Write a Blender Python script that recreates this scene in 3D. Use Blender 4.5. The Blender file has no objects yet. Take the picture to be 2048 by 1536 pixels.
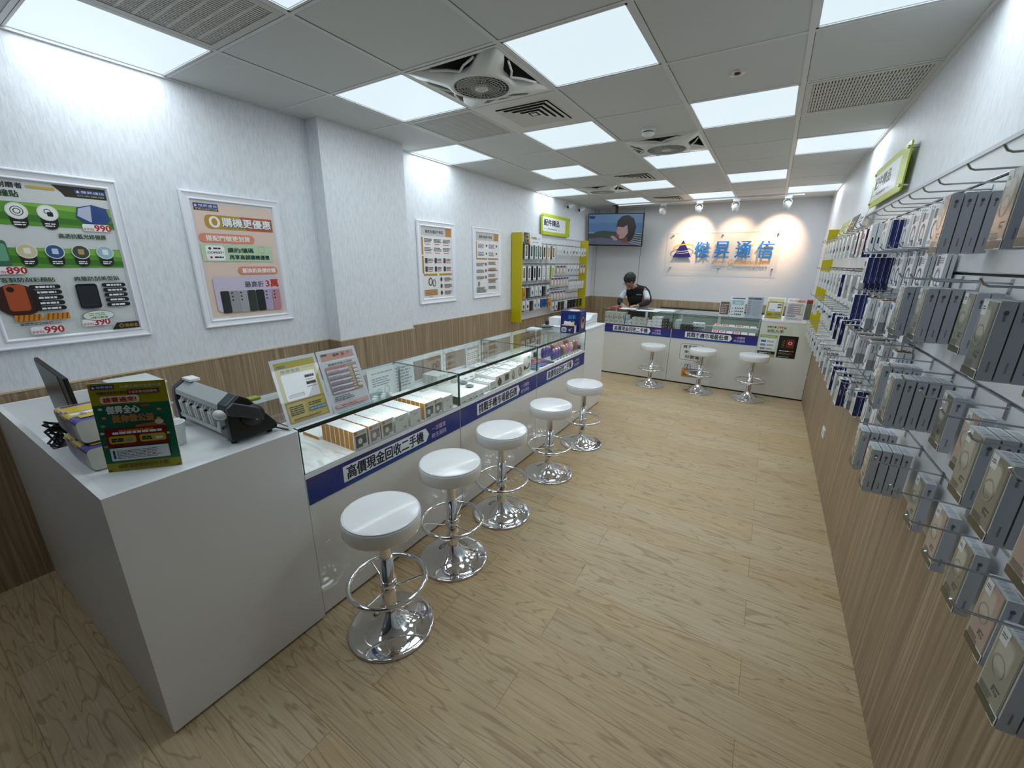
import bpy, bmesh, math, random
from mathutils import Matrix, Vector
random.seed(7)
PI = math.pi
SC = bpy.context.scene
COL = SC.collection
# ------------------------------------------------------------------ camera, world, exposure
CAM = (0.62172, -1.8243, 1.59576)
_R = Vector((0.85035132, 0.52610986, 0.01053795)); _U = Vector((-0.15944747, 0.23852711, 0.95795685)); _F = Vector((-0.50147696, 0.81628012, -0.28671873))
cd = bpy.data.cameras.new('camera'); cam = bpy.data.objects.new('camera', cd); COL.objects.link(cam)
m4 = Matrix.Identity(4)
for i in range(3):
    m4[i][0] = _R[i]; m4[i][1] = _U[i]; m4[i][2] = -_F[i]; m4[i][3] = CAM[i]
cam.matrix_world = m4
cd.sensor_width = 36; cd.lens = 814.07*36/2048; cd.clip_start = .02
SC.camera = cam
w = bpy.data.worlds.new('world'); SC.world = w; w.use_nodes = True
w.node_tree.nodes['Background'].inputs[0].default_value = (.55, .6, .7, 1)
w.node_tree.nodes['Background'].inputs[1].default_value = .05
SC.view_settings.view_transform = 'Standard'; SC.view_settings.look = 'None'
SC.view_settings.exposure = 0.0; SC.view_settings.gamma = 1; SC.view_settings.use_curve_mapping = False
PANEL_W = 4.9          # watts of each ceiling light
PANEL_COL = (.84, .94, 1.0)
H = 2.545; XL = -2.38; XR = 1.178; YB = 5.95; YF = -2.5
# ceiling cells (i, j) of the 0.6 m grid that hold a light
LIGHTS = [(-1,0),(-3,0),(-4,2),(-2,2),(0,2),(-3,4),(-1,4),(1,4),(-4,-2),(-2,-2),(-3,-4),(1,0),(-2,6),(-4,6),(-3,8),(0,6),(-1,8),(1,8)]  # the cell behind the camera is an added lamp, balancing the foreground light
def cellx(i): return (max(XL, i*.6), min(XR, i*.6+.6))
def celly(j): return (j*.6, min(YB, j*.6+.6))
def area_lamp(name, loc, sx, sy, power, col, parent=None):
    l = bpy.data.lights.new(name, 'AREA'); l.shape = 'RECTANGLE'; l.size = sx; l.size_y = sy; l.energy = power; l.color = col
    o = bpy.data.objects.new(name, l); COL.objects.link(o); o.location = loc
    if parent: o.parent = parent
    return o
# ------------------------------------------------------------------ materials
def lin(h):
    h = h.lstrip('#'); c = [int(h[i:i+2], 16)/255 for i in (0, 2, 4)]
    return tuple(((x/12.92) if x <= .04045 else ((x+.055)/1.055)**2.4) for x in c) + (1,)
MC = {}
def M(hexc, rough=.5, metal=0, emit=0, spec=.5, name=None):
    k = (hexc, rough, metal, emit, spec)
    if k in MC: return MC[k]
    m = bpy.data.materials.new(name or 'paint_'+hexc.strip('#')); m.use_nodes = True
    b = m.node_tree.nodes['Principled BSDF']
    b.inputs['Base Color'].default_value = lin(hexc); b.inputs['Roughness'].default_value = rough; b.inputs['Metallic'].default_value = metal
    b.inputs['Specular IOR Level'].default_value = spec
    if emit:
        b.inputs['Emission Color'].default_value = lin(hexc); b.inputs['Emission Strength'].default_value = emit
        b.inputs['Base Color'].default_value = (.02, .02, .02, 1)
    MC[k] = m
    return m
def nodes(m): return m.node_tree.nodes, m.node_tree.links
def newmat(name, rough=.5, metal=0):
    m = bpy.data.materials.new(name); m.use_nodes = True
    b = m.node_tree.nodes['Principled BSDF']; b.inputs['Roughness'].default_value = rough; b.inputs['Metallic'].default_value = metal
    return m, b
def coords(m, scale, rot=(0,0,0)):
    n, l = nodes(m)
    t = n.new('ShaderNodeTexCoord'); g = n.new('ShaderNodeNewGeometry')
    mp = n.new('ShaderNodeMapping'); mp.inputs['Scale'].default_value = scale; mp.inputs['Rotation'].default_value = rot
    l.new(g.outputs['Position'], mp.inputs['Vector'])
    return mp.outputs['Vector']
def ramp(m, fac, stops):
    n, l = nodes(m)
    r = n.new('ShaderNodeValToRGB'); e = r.color_ramp.elements
    e[0].position, e[0].color = stops[0][0], lin(stops[0][1]); e[1].position, e[1].color = stops[-1][0], lin(stops[-1][1])
    for p, c in stops[1:-1]:
        x = e.new(p); x.color = lin(c)
    l.new(fac, r.inputs['Fac']); return r.outputs['Color']
def noise(m, vec, scale, detail=3, rough=.5, dist=0):
    n, l = nodes(m)
    t = n.new('ShaderNodeTexNoise'); t.inputs['Scale'].default_value = scale; t.inputs['Detail'].default_value = detail
    t.inputs['Roughness'].default_value = rough; t.inputs['Distortion'].default_value = dist
    l.new(vec, t.inputs['Vector']); return t.outputs['Fac']
def mixc(m, a, b, fac, mode='MIX'):
    n, l = nodes(m)
    x = n.new('ShaderNodeMix'); x.data_type = 'RGBA'; x.blend_type = mode
    l.new(a, x.inputs[6]); l.new(b, x.inputs[7])
    if isinstance(fac, (int, float)): x.inputs[0].default_value = fac
    else: l.new(fac, x.inputs[0])
    return x.outputs[2]
def bump(m, b, fac, strength, dist):
    n, l = nodes(m)
    x = n.new('ShaderNodeBump'); x.inputs['Strength'].default_value = strength; x.inputs['Distance'].default_value = dist
    l.new(fac, x.inputs['Height']); l.new(x.outputs['Normal'], b.inputs['Normal'])
def mat_floor():
    m, b = newmat('oak_vinyl_floor', .42); n, l = nodes(m)
    v = coords(m, (1, 1, 1))
    br = n.new('ShaderNodeTexBrick'); l.new(v, br.inputs['Vector'])
    br.inputs['Scale'].default_value = 1; br.inputs['Brick Width'].default_value = 1.22; br.inputs['Row Height'].default_value = .182
    br.inputs['Mortar Size'].default_value = .0012; br.inputs['Mortar Smooth'].default_value = .3; br.offset = .37; br.inputs['Bias'].default_value = 0
    br.inputs['Color1'].default_value = (0, 0, 0, 1); br.inputs['Color2'].default_value = (1, 1, 1, 1); br.inputs['Mortar'].default_value = (.5, .5, .5, 1)
    # offset the grain of every plank by its own value
    sep = n.new('ShaderNodeSeparateColor'); l.new(br.outputs['Color'], sep.inputs[0])
    mul = n.new('ShaderNodeMath'); mul.operation = 'MULTIPLY'; mul.inputs[1].default_value = 37; l.new(sep.outputs[0], mul.inputs[0])
    cb = n.new('ShaderNodeCombineXYZ'); l.new(mul.outputs[0], cb.inputs[2]); l.new(mul.outputs[0], cb.inputs[0])
    ad = n.new('ShaderNodeVectorMath'); l.new(v, ad.inputs[0]); l.new(cb.outputs[0], ad.inputs[1])
    mp = n.new('ShaderNodeMapping'); mp.inputs['Scale'].default_value = (.9, 7.5, 1); l.new(ad.outputs[0], mp.inputs['Vector'])
    f1 = noise(m, mp.outputs[0], 1.6, 2, .5, .5)
    wv = n.new('ShaderNodeMath'); wv.operation = 'MULTIPLY'; wv.inputs[1].default_value = 62; l.new(f1, wv.inputs[0])
    sn = n.new('ShaderNodeMath'); sn.operation = 'SINE'; l.new(wv.outputs[0], sn.inputs[0])
    mp2 = n.new('ShaderNodeMapping'); mp2.inputs['Scale'].default_value = (3, 90, 1); l.new(ad.outputs[0], mp2.inputs['Vector'])
    f2 = noise(m, mp2.outputs[0], 1.5, 3, .6)
    c1 = ramp(m, f2, [(.25, '#9a8464'), (.5, '#c0ab8a'), (.75, '#d6c6a8')])
    c2 = ramp(m, sn.outputs[0], [(.0, '#cab796'), (.72, '#cab796'), (1.0, '#987f5c')])
    c = mixc(m, c1, c2, .5)
    tone = ramp(m, sep.outputs[0], [(0, '#ffffff'), (.5, '#f4efe8'), (1, '#fbf3e6')])
    c = mixc(m, c, tone, 1, 'MULTIPLY')
    seam = ramp(m, br.outputs['Fac'], [(0, '#ffffff'), (1, '#c9b99f')])
    c = mixc(m, c, seam, 1, 'MULTIPLY')
    l.new(c, b.inputs['Base Color'])
    b.inputs['Specular IOR Level'].default_value = .35
    return m
def mat_wains():
    m, b = newmat('zebrano_laminate', .5); n, l = nodes(m)
    g = n.new('ShaderNodeNewGeometry'); s = n.new('ShaderNodeSeparateXYZ'); l.new(g.outputs['Position'], s.inputs[0])
    a = n.new('ShaderNodeMath'); l.new(s.outputs[0], a.inputs[0]); l.new(s.outputs[1], a.inputs[1])
    c = n.new('ShaderNodeCombineXYZ'); l.new(a.outputs[0], c.inputs[0]); l.new(s.outputs[2], c.inputs[2])
    mp = n.new('ShaderNodeMapping'); mp.inputs['Scale'].default_value = (22, 1, .45); l.new(c.outputs[0], mp.inputs['Vector'])
    f = noise(m, mp.outputs[0], 1.0, 2, .5, .15)
    mp2 = n.new('ShaderNodeMapping'); mp2.inputs['Scale'].default_value = (130, 1, 1.2); l.new(c.outputs[0], mp2.inputs['Vector'])
    f2 = noise(m, mp2.outputs[0], 1.0, 3, .6)
    c1 = ramp(m, f, [(.28, '#5f4b35'), (.4, '#9a8468'), (.46, '#7f6a50'), (.53, '#b39e82'), (.6, '#6f5a42'), (.7, '#bba789')])
    c2 = ramp(m, f2, [(.25, '#857159'), (.75, '#b5a184')])
    l.new(mixc(m, c1, c2, .38), b.inputs['Base Color'])
    return m
def mat_wallpaper():
    m, b = newmat('embossed_wallpaper', .55); n, l = nodes(m)
    g = n.new('ShaderNodeNewGeometry'); s = n.new('ShaderNodeSeparateXYZ'); l.new(g.outputs['Position'], s.inputs[0])
    a = n.new('ShaderNodeMath'); l.new(s.outputs[0], a.inputs[0]); l.new(s.outputs[1], a.inputs[1])
    c = n.new('ShaderNodeCombineXYZ'); l.new(a.outputs[0], c.inputs[0]); l.new(s.outputs[2], c.inputs[2])
    mp = n.new('ShaderNodeMapping'); mp.inputs['Scale'].default_value = (75, 1, 15); l.new(c.outputs[0], mp.inputs['Vector'])
    f = noise(m, mp.outputs[0], 1.0, 2, .5, .6)
    l.new(ramp(m, f, [(.3, '#d8dce2'), (.6, '#e6e9ee')]), b.inputs['Base Color'])
    bump(m, b, f, .28, .005)
    return m
def mat_glass(name, tint, refl=.06):
    m = bpy.data.materials.new(name); m.use_nodes = True; n, l = nodes(m); n.clear()
    o = n.new('ShaderNodeOutputMaterial'); t = n.new('ShaderNodeBsdfTransparent'); g = n.new('ShaderNodeBsdfGlossy'); mx = n.new('ShaderNodeMixShader')
    t.inputs[0].default_value = lin(tint); g.inputs['Roughness'].default_value = .02
    fr = n.new('ShaderNodeFresnel'); fr.inputs[0].default_value = 1.5
    bk = n.new('ShaderNodeNewGeometry'); iv = n.new('ShaderNodeMath'); iv.operation = 'SUBTRACT'; iv.inputs[0].default_value = 1; l.new(bk.outputs['Backfacing'], iv.inputs[1])
    pr = n.new('ShaderNodeMath'); pr.operation = 'MULTIPLY'; l.new(fr.outputs[0], pr.inputs[0]); l.new(iv.outputs[0], pr.inputs[1])
    l.new(pr.outputs[0], mx.inputs[0]); l.new(t.outputs[0], mx.inputs[1]); l.new(g.outputs[0], mx.inputs[2]); l.new(mx.outputs[0], o.inputs[0])
    return m
def mat_gradient(name, axis, lo, hi, stops, rough=.4):
    m, b = newmat(name, rough); n, l = nodes(m)
    g = n.new('ShaderNodeNewGeometry'); s = n.new('ShaderNodeSeparateXYZ'); l.new(g.outputs['Position'], s.inputs[0])
    r = n.new('ShaderNodeMapRange'); r.inputs[1].default_value = lo; r.inputs[2].default_value = hi; l.new(s.outputs[axis], r.inputs[0])
    l.new(ramp(m, r.outputs[0], stops), b.inputs['Base Color'])
    return m
FLOOR = mat_floor(); WAINS = mat_wains(); PAPER = mat_wallpaper()
GLASS = mat_glass('clear_glass', '#fefffe'); ACRYL = mat_glass('clear_acrylic', '#fcfdfd')
GEDGE = M('#1d4a40', .15, name='glass_edge'); GEDGE2 = M('#8fd0bd', .2, name='light_glass_edge')
CHROME = M('#e8e8ea', .05, 1, name='chrome'); STEEL = M('#b9bcc0', .22, 1, name='brushed_steel')
WHITE = M('#e9eaea', .35, name='white_laminate'); GWHITE = M('#e6e6e3', .07, name='gloss_white_laminate')
WPAINT = M('#e4e5e8', .55, name='white_paint'); WFRAME = M('#eff0f6', .3, name='white_frame_paint')
CEIL = M('#c9cccb', .7, name='ceiling_board'); CEILT = M('#d2d4d4', .5, name='ceiling_bar')
DARK = M('#121212', .5, name='black_plastic'); PLAST = M('#e8eaea', .35, name='white_plastic')
YEL = M('#c3b400', .4, name='yellow_board'); SLOT = M('#25282a', .6, name='slat_slot')
BOARD = M('#d7dadd', .35, name='white_slat_board'); BLACK = M('#050505', .35, name='black')
MARBLE = newmat('marble_print', .25)[0]
def _marble():
    m = MARBLE; b = m.node_tree.nodes['Principled BSDF']
    v = coords(m, (2.2, 9, 4)); f = noise(m, v, 2.2, 6, .62, 1.2)
    m.node_tree.links.new(ramp(m, f, [(.3, '#c5c9ca'), (.5, '#eceeee'), (.7, '#f4f5f5')]), b.inputs['Base Color'])
_marble()
# ------------------------------------------------------------------ mesh builder
WM = {}
class MB:
    def __init__(s): s.v = []; s.f = []; s.mi = []; s.sm = []; s.mats = []; s.T = Matrix.Identity(4)
    def m(s, mat):
        if mat not in s.mats: s.mats.append(mat)
        return s.mats.index(mat)
    def add(s, vs, fs, mat, smooth=False):
        b = len(s.v); T = s.T
        s.v += [T @ Vector(p) for p in vs]; k = s.m(mat)
        for f in fs:
            s.f.append([b+i for i in f]); s.mi.append(k); s.sm.append(smooth)
        return s
    def box(s, x0, x1, y0, y1, z0, z1, mat, mats=None):
        vs = [(x, y, z) for z in (z0, z1) for y in (y0, y1) for x in (x0, x1)]
        fs = [(0,2,3,1), (4,5,7,6), (0,1,5,4), (2,6,7,3), (0,4,6,2), (1,3,7,5)]  # -z +z -y +y -x +x
        if not mats: s.add(vs, fs, mat)
        else:
            b = len(s.v); s.v += [s.T @ Vector(p) for p in vs]
            for f, q in zip(fs, mats):
                s.f.append([b+i for i in f]); s.mi.append(s.m(q or mat)); s.sm.append(False)
        return s
    def prism(s, poly, axis, a, b, mat, smooth=False):
        n = len(poly)
        def P(p, t): return {'x': (t, p[0], p[1]), 'y': (p[0], t, p[1]), 'z': (p[0], p[1], t)}[axis]
        vs = [P(p, a) for p in poly] + [P(p, b) for p in poly]
        s.add(vs, [tuple(range(n))[::-1], tuple(range(n, 2*n))], mat)
        s.add(vs, [(i, (i+1) % n, n+(i+1) % n, n+i) for i in range(n)], mat, smooth)
        return s
    def lathe(s, prof, c, mat, seg=32, smooth=True, axis='z'):
        vs = []; fs = []; k = len(prof)
        for i in range(seg):
            a = 2*PI*i/seg; ca, sa = math.cos(a), math.sin(a)
            for r, h in prof:
                p = {'z': (r*ca, r*sa, h), 'x': (h, r*ca, r*sa), 'y': (r*ca, h, r*sa)}[axis]
                vs.append((c[0]+p[0], c[1]+p[1], c[2]+p[2]))
        for i in range(seg):
            j = (i+1) % seg
            for q in range(k-1): fs.append((i*k+q, j*k+q, j*k+q+1, i*k+q+1))
        s.add(vs, fs, mat, smooth)
        for q in (0, k-1):
            if prof[q][0] > 1e-6: s.add([vs[i*k+q] for i in range(seg)], [tuple(range(seg))], mat)
        return s
    def tube(s, pts, r, mat, seg=8, closed=False, smooth=True):
        pts = [Vector(p) for p in pts]; n = len(pts); vs = []; fs = []
        rr = r if isinstance(r, (list, tuple)) else [r]*n
        up = Vector((0, 0, 1)); prev = None
        for i, p in enumerate(pts):
            if closed: d = pts[(i+1) % n]-pts[i-1]
            else: d = pts[min(i+1, n-1)]-pts[max(i-1, 0)]
            d.normalize()
            if prev is None:
                a = up.cross(d)
                if a.length < 1e-3: a = Vector((1, 0, 0)).cross(d)
            else: a = prev-d*prev.dot(d)
            a.normalize(); prev = a; b = d.cross(a)
            for k in range(seg):
                t = 2*PI*k/seg; vs.append(p+(a*math.cos(t)+b*math.sin(t))*rr[i])
        for i in range(n if closed else n-1):
            j = (i+1) % n
            for k in range(seg):
                q = (k+1) % seg; fs.append((i*seg+k, i*seg+q, j*seg+q, j*seg+k))
        s.add(vs, fs, mat, smooth)
        if not closed: s.add(vs[:seg], [tuple(range(seg))[::-1]], mat); s.add(vs[-seg:], [tuple(range(seg))], mat)
        return s
    def torus(s, c, R, r, mat, seg=48, sec=8, axis='z'):
        pts = []
        for i in range(seg):
            a = 2*PI*i/seg; x, y = R*math.cos(a), R*math.sin(a)
            pts.append({'z': (c[0]+x, c[1]+y, c[2]), 'x': (c[0], c[1]+x, c[2]+y), 'y': (c[0]+x, c[1], c[2]+y)}[axis])
        return s.tube(pts, r, mat, sec, True)
    def ball(s, c, r, mat, seg=16, sy=1, sz=1):
        prof = [(max(1e-7, r*math.sin(PI*i/10)), -r*sz*math.cos(PI*i/10)) for i in range(11)]
        return s.lathe(prof, c, mat, seg)
def obj(name, mb, parent=None, bevel=0, kind=None, origin=None):
    me = bpy.data.meshes.new(name)
    if parent is not None: inv = WM[parent].inverted(); vs = [inv @ v for v in mb.v]; wm = WM[parent]
    else:
        if origin is None:
            xs = [v.x for v in mb.v]; ys = [v.y for v in mb.v]; zs = [v.z for v in mb.v]
            origin = Vector(((min(xs)+max(xs))/2, (min(ys)+max(ys))/2, min(zs)))
        origin = Vector(origin); vs = [v-origin for v in mb.v]; wm = Matrix.Translation(origin)
    me.from_pydata(vs, [], mb.f)
    for mt in mb.mats: me.materials.append(mt)
    me.polygons.foreach_set('material_index', mb.mi); me.polygons.foreach_set('use_smooth', mb.sm)
    if bevel:
        bm = bmesh.new(); bm.from_mesh(me); bmesh.ops.remove_doubles(bm, verts=bm.verts, dist=1e-5)
        es = [e for e in bm.edges if len(e.link_faces) == 2 and e.calc_face_angle(0) > .6]
        bmesh.ops.bevel(bm, geom=es, offset=bevel, segments=2, affect='EDGES', profile=.5)
        bm.to_mesh(me); bm.free()
    me.update()
    o = bpy.data.objects.new(name, me); COL.objects.link(o)
    if parent is not None: o.parent = parent
    else: o.location = origin
    WM[o] = wm
    if kind: o['kind'] = kind
    return o
def tag(o, label, cat, group=None, kind=None):
    o['label'] = label; o['category'] = cat
    if group: o['group'] = group
    if kind: o['kind'] = kind
    return o
def thing(name, label, cat, loc=(0, 0, 0), rotz=0, group=None):
    o = bpy.data.objects.new(name, None); COL.objects.link(o); o.location = loc; o.rotation_euler = (0, 0, rotz)
    o.empty_display_size = .05
    WM[o] = Matrix.Translation(loc) @ Matrix.Rotation(rotz, 4, 'Z')
    return tag(o, label, cat, group)
def dup(root, loc, rotz=0, label=None, group=None, rot=None):
    r = root.copy(); COL.objects.link(r); r.location = loc; r.rotation_euler = rot or (0, 0, rotz)
    if label: r['label'] = label
    if group: r['group'] = group
    for ch in root.children:
        c = ch.copy(); COL.objects.link(c); c.parent = r
        for g in ch.children:
            d = g.copy(); COL.objects.link(d); d.parent = c
    return r
def drop(root):
    for ch in list(root.children):
        for g in list(ch.children): bpy.data.objects.remove(g)
        bpy.data.objects.remove(ch)
    bpy.data.objects.remove(root)
def struct(name, mb, parent=None):
    return obj(name, mb, parent, kind='structure') if parent is None else obj(name, mb, parent)
# ------------------------------------------------------------------ print drawing (flat ink layers on a surface)
GC = {}
def glyphs(t):
    if t in GC: return GC[t]
    c = bpy.data.curves.new('ink', 'FONT'); c.body = t; c.resolution_u = 2
    o = bpy.data.objects.new('ink', c); COL.objects.link(o)
    me = bpy.data.meshes.new_from_object(o)
    vs = [(v.co.x, v.co.y) for v in me.vertices]; fs = [tuple(p.vertices) for p in me.polygons]
    bpy.data.objects.remove(o); bpy.data.curves.remove(c); bpy.data.meshes.remove(me)
    if not vs: vs = [(0, 0)]
    b = (min(v[0] for v in vs), max(v[0] for v in vs), min(v[1] for v in vs), max(v[1] for v in vs))
    GC[t] = (vs, fs, b); return GC[t]
class CV:
    """origin o, right u, up v (metres); every stroke lies a hair above the one before"""
    def __init__(s, mb, o, u, v, eps=.00012, lift=.0003):
        s.mb = mb; s.o = Vector(o); s.u = Vector(u).normalized(); s.v = Vector(v).normalized(); s.n = s.u.cross(s.v); s.e = eps; s.k = lift/eps
    def P(s, x, y): return s.o+s.u*x+s.v*y+s.n*(s.e*s.k)
    def poly(s, pts, mat, up=1):
        s.k += up; s.mb.add([s.P(*p) for p in pts], [tuple(range(len(pts)))], mat)
    def rect(s, x, y, w, h, mat, r=0, up=1):
        if r <= 0: return s.poly([(x, y), (x+w, y), (x+w, y+h), (x, y+h)], mat, up)
        r = min(r, w/2, h/2); pts = []
        for cx, cy, a0 in ((x+w-r, y+r, -90), (x+w-r, y+h-r, 0), (x+r, y+h-r, 90), (x+r, y+r, 180)):
            for k in range(5):
                a = math.radians(a0+22.5*k); pts.append((cx+r*math.cos(a), cy+r*math.sin(a)))
        s.poly(pts, mat, up)
    def ell(s, x, y, rx, ry, mat, seg=20, a0=0, a1=360):
        s.poly([(x+rx*math.cos(math.radians(a0+(a1-a0)*i/seg)), y+ry*math.sin(math.radians(a0+(a1-a0)*i/seg))) for i in range(seg + (a1-a0 < 360))], mat)
    def ring(s, x, y, rx, ry, wd, mat, seg=24, a0=0, a1=360):
        s.k += 1; n = seg+1; vs = []
        for i in range(n):
            a = math.radians(a0+(a1-a0)*i/seg); vs += [s.P(x+rx*math.cos(a), y+ry*math.sin(a)), s.P(x+(rx-wd)*math.cos(a), y+(ry-wd)*math.sin(a))]
        s.mb.add(vs, [(2*i, 2*i+2, 2*i+3, 2*i+1) for i in range(seg)], mat)
    def text(s, t, x, y, h, mat, an='l', w=None, bold=.0, shear=0):
        vs, fs, b = glyphs(t); sc = h/max(1e-6, b[3]-b[2]); sx = sc if w is None else w/max(1e-6, b[1]-b[0])
        W = (b[1]-b[0])*sx; x0 = x-{'l': 0, 'c': W/2, 'r': W}[an]
        offs = [(0, 0)] if not bold else [(dx*bold*h, dy*bold*h) for dx, dy in ((-1, 0), (1, 0), (0, -.7), (0, .7), (0, 0))]
        s.k += 1
        for q_, (dx, dy) in enumerate(offs):
            if q_: s.k += .45
            s.mb.add([s.P(x0+(a-b[0])*sx+dx+shear*(c-b[2])*sc, y+(c-b[2])*sc+dy) for a, c in vs], fs, mat)
        return W
    def greek(s, x, y, w, h, n, mat, fill=.5, rag=.25):
        """n rows of tiny illegible print"""
        s.k += 1; dh = h/n
        for i in range(n):
            yy = y+h-(i+1)*dh; xx = x; W = w*(1-rag*random.random())
            while xx < x+W-.001:
                ww = min(x+W-xx, dh*random.uniform(.8, 2.6)); s.mb.add([s.P(xx, yy), s.P(xx+ww, yy), s.P(xx+ww, yy+dh*fill), s.P(xx, yy+dh*fill)], [(0, 1, 2, 3)], mat); xx += ww+dh*.28
    def logo(s, x, y, h, w, cap=None):
        """the shop's blue badge: triangle with ring and the four characters"""
        s.rect(x, y, w, h, M('#233f86', .4), h*.1)
        s.poly([(x+h*.22, y+h*.24), (x+h*.78, y+h*.24), (x+h*.5, y+h*.8)], M('#f1f3f8', .5))
        s.ring(x+h*.52, y+h*.5, h*.36, h*.12, h*.04, M('#e0b64c', .5))
        s.text('傑昇通信', x+h*1.02, y+h*.22, h*.56, M('#f1f3f8', .5), w=w-h*1.2)
        if cap: s.rect(x, y-h*.55, w, h*.5, M('#1f2733', .4)); s.text(cap, x+w*.05, y-h*.46, h*.32, M('#d8c66a', .5), w=w*.9)
# ================================================================== SETTING
b = MB(); b.box(XL-.1, XR+.1, YF-.1, YB+.1, -.1, 0, FLOOR); struct('floor', b)
# left wall with the projecting column; each leaf reaches down behind its wainscot
b = MB(); b.box(XL-.1, XL, YF-.1, YB+.1, 0, H+.3, PAPER)
b.box(XL, -2.235, .2, 1.0, 0, H, PAPER); struct('wall_left', b)
b = MB(); b.box(XR, XR+.1, YF-.1, YB+.1, 0, H+.3, PAPER); struct('wall_right', b)
BW = M('#d5d5d8', .45, name='back_wall_panel')
b = MB(); b.box(XL, XR, YB, YB+.1, 0, H+.3, BW)
for x in (-2.30, -1.47): b.box(x-.003, x+.003, YB-.0008, YB, .975, H, M('#4a4c50', .6))
struct('wall_back', b)
b = MB(); b.box(XL, XR, YF-.1, YF, 0, H+.3, M('#3b3d42', .25, name='night_shopfront')); struct('wall_front', b)
# wainscots and their pale top trim
TRIM = M('#cdb898', .45, name='pale_trim')
b = MB(); b.box(XL, XL+.008, YF, .2, 0, .972, WAINS); b.box(XL, XL+.008, 1.0, YB, 0, .972, WAINS)
b.box(-2.235, -2.227, .192, 1.0, 0, .972, WAINS); b.box(XL+.008, -2.235, .192, .2, 0, .972, WAINS); b.box(XL+.008, -2.235, 1.0, 1.008, 0, .972, WAINS)
struct('trim_1', b)
b = MB(); b.box(XL, XL+.011, YF, .2, .972, .981, TRIM); b.box(XL, XL+.011, 1.0, YB, .972, .981, TRIM); b.box(-2.235, -2.224, .189, 1.011, .972, .981, TRIM)
b.box(XL+.011, -2.235, .189, .2, .972, .981, TRIM); b.box(XL+.011, -2.235, 1.0, 1.011, .972, .981, TRIM)
struct('trim_2', b)
b = MB(); b.box(XL+.011, XR-.01, YB-.008, YB, 0, .975, WAINS); b.box(XL+.011, XR-.01, YB-.011, YB, .975, .983, TRIM); struct('trim_3', b)
b = MB(); b.box(XR-.01, XR, YF, YB, 0, .975, WAINS); struct('trim_4', b)
# ceiling boards (open over the fans) and bars
FANS = [(-2, 0), (-1, 3), (-3, 6)]; DIFFS = [(-2, 1), (-2, 5), (-2, 8)]; RETS = [(-3, 1), (-3, -2), (1, 2)]
b = MB()
for i in range(-4, 2):
    for j in range(-5, 10):
        if (i, j) in FANS or (i, j) in DIFFS or (i, j) in RETS or (i, j) in LIGHTS: continue
        x0, x1 = cellx(i); y0 = max(YF, j*.6); y1 = celly(j)[1]
        if y0 >= y1: continue
        b.box(x0, x1, y0, y1, H, H+.02, CEIL)
b.box(XL, XR, YF, YB, H+.29, H+.3, M('#77797a', .8))
struct('ceiling', b)
b = MB(); JD = M('#5c605f', .7)
for i in range(-3, 2): b.box(i*.6-.012, i*.6+.012, YF, YB, H-.003, H+.03, CEILT); b.box(i*.6+.012, i*.6+.0145, YF, YB, H-.0012, H, JD)
for j in range(-4, 10): b.box(XL, XR, j*.6-.009, j*.6+.009, H-.0026, H+.03, CEILT); b.box(XL, XR, j*.6+.009, j*.6+.012, H-.001, H, JD)
for x in (XL, XR-.02): b.box(x, x+.02, YF, YB, H-.008, H+.02, CEILT)
b.box(XL, XR, YB-.02, YB, H-.008, H+.02, CEILT)
struct('trim_5', b)
# ------------------------------------------------------------------ ceiling lights
DIFF = M('#dcecf4', .5, emit=1.02, name='lit_diffuser')
LNAME = {(-1,0): 'large bright panel nearest the picture top, right of the near fan', (-3,0): 'bright panel left of the near ceiling fan', (-4,2): 'small panel against left wall behind the column',
 (-2,2): 'panel just behind the near square air diffuser', (0,2): 'panel left of the right perforated grille', (-3,4): 'panel two rows beyond the left striped grille', (-1,4): 'panel partly hidden behind the middle fan',
 (1,4): 'wide panel against the right wall above the yellow sign', (-4,-2): 'huge panel at the top left corner over the left posters', (-2,-2): 'panel cut by the top edge, beside dark grille', (-3,-4): 'added unseen panel behind the camera to brighten the left foreground',
 (1,0): 'panel at the top right corner of the picture', (-2,6): 'panel behind the second air diffuser', (-4,6): 'far panel against left wall above the green-yellow sign', (-3,8): 'far panel above the television',
 (0,6): 'far panel in the third column, two before the spotlights', (-1,8): 'far panel just before the spotlight track, middle', (1,8): 'far panel by the right wall over the track end'}
for (i, j) in LIGHTS:
    x0, x1 = cellx(i); y0, y1 = celly(j); cx, cy = (x0+x1)/2, (y0+y1)/2
    t = thing('ceiling_light', 'flush white light, '+LNAME[(i, j)], 'ceiling light', (cx, cy, H), 0, 'square ceiling light panels')
    f = MB(); a = .012
    for q in ((x0+a, x1-a, y0+a, y0+a+.01), (x0+a, x1-a, y1-a-.01, y1-a), (x0+a, x0+a+.01, y0+a, y1-a), (x1-a-.01, x1-a, y0+a, y1-a)): f.box(q[0], q[1], q[2], q[3], H-.002, H+.025, CEILT)
    obj('frame', f, t)
    d = MB(); d.box(x0+a+.01, x1-a-.01, y0+a+.01, y1-a-.01, H+.004, H+.02, DIFF); obj('diffuser', d, t)
    sx, sy = x1-x0-.05, y1-y0-.05
    area_lamp('lamp', (0, 0, .0005), sx, sy, PANEL_W*sx*sy/.3, PANEL_COL, t)
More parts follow.
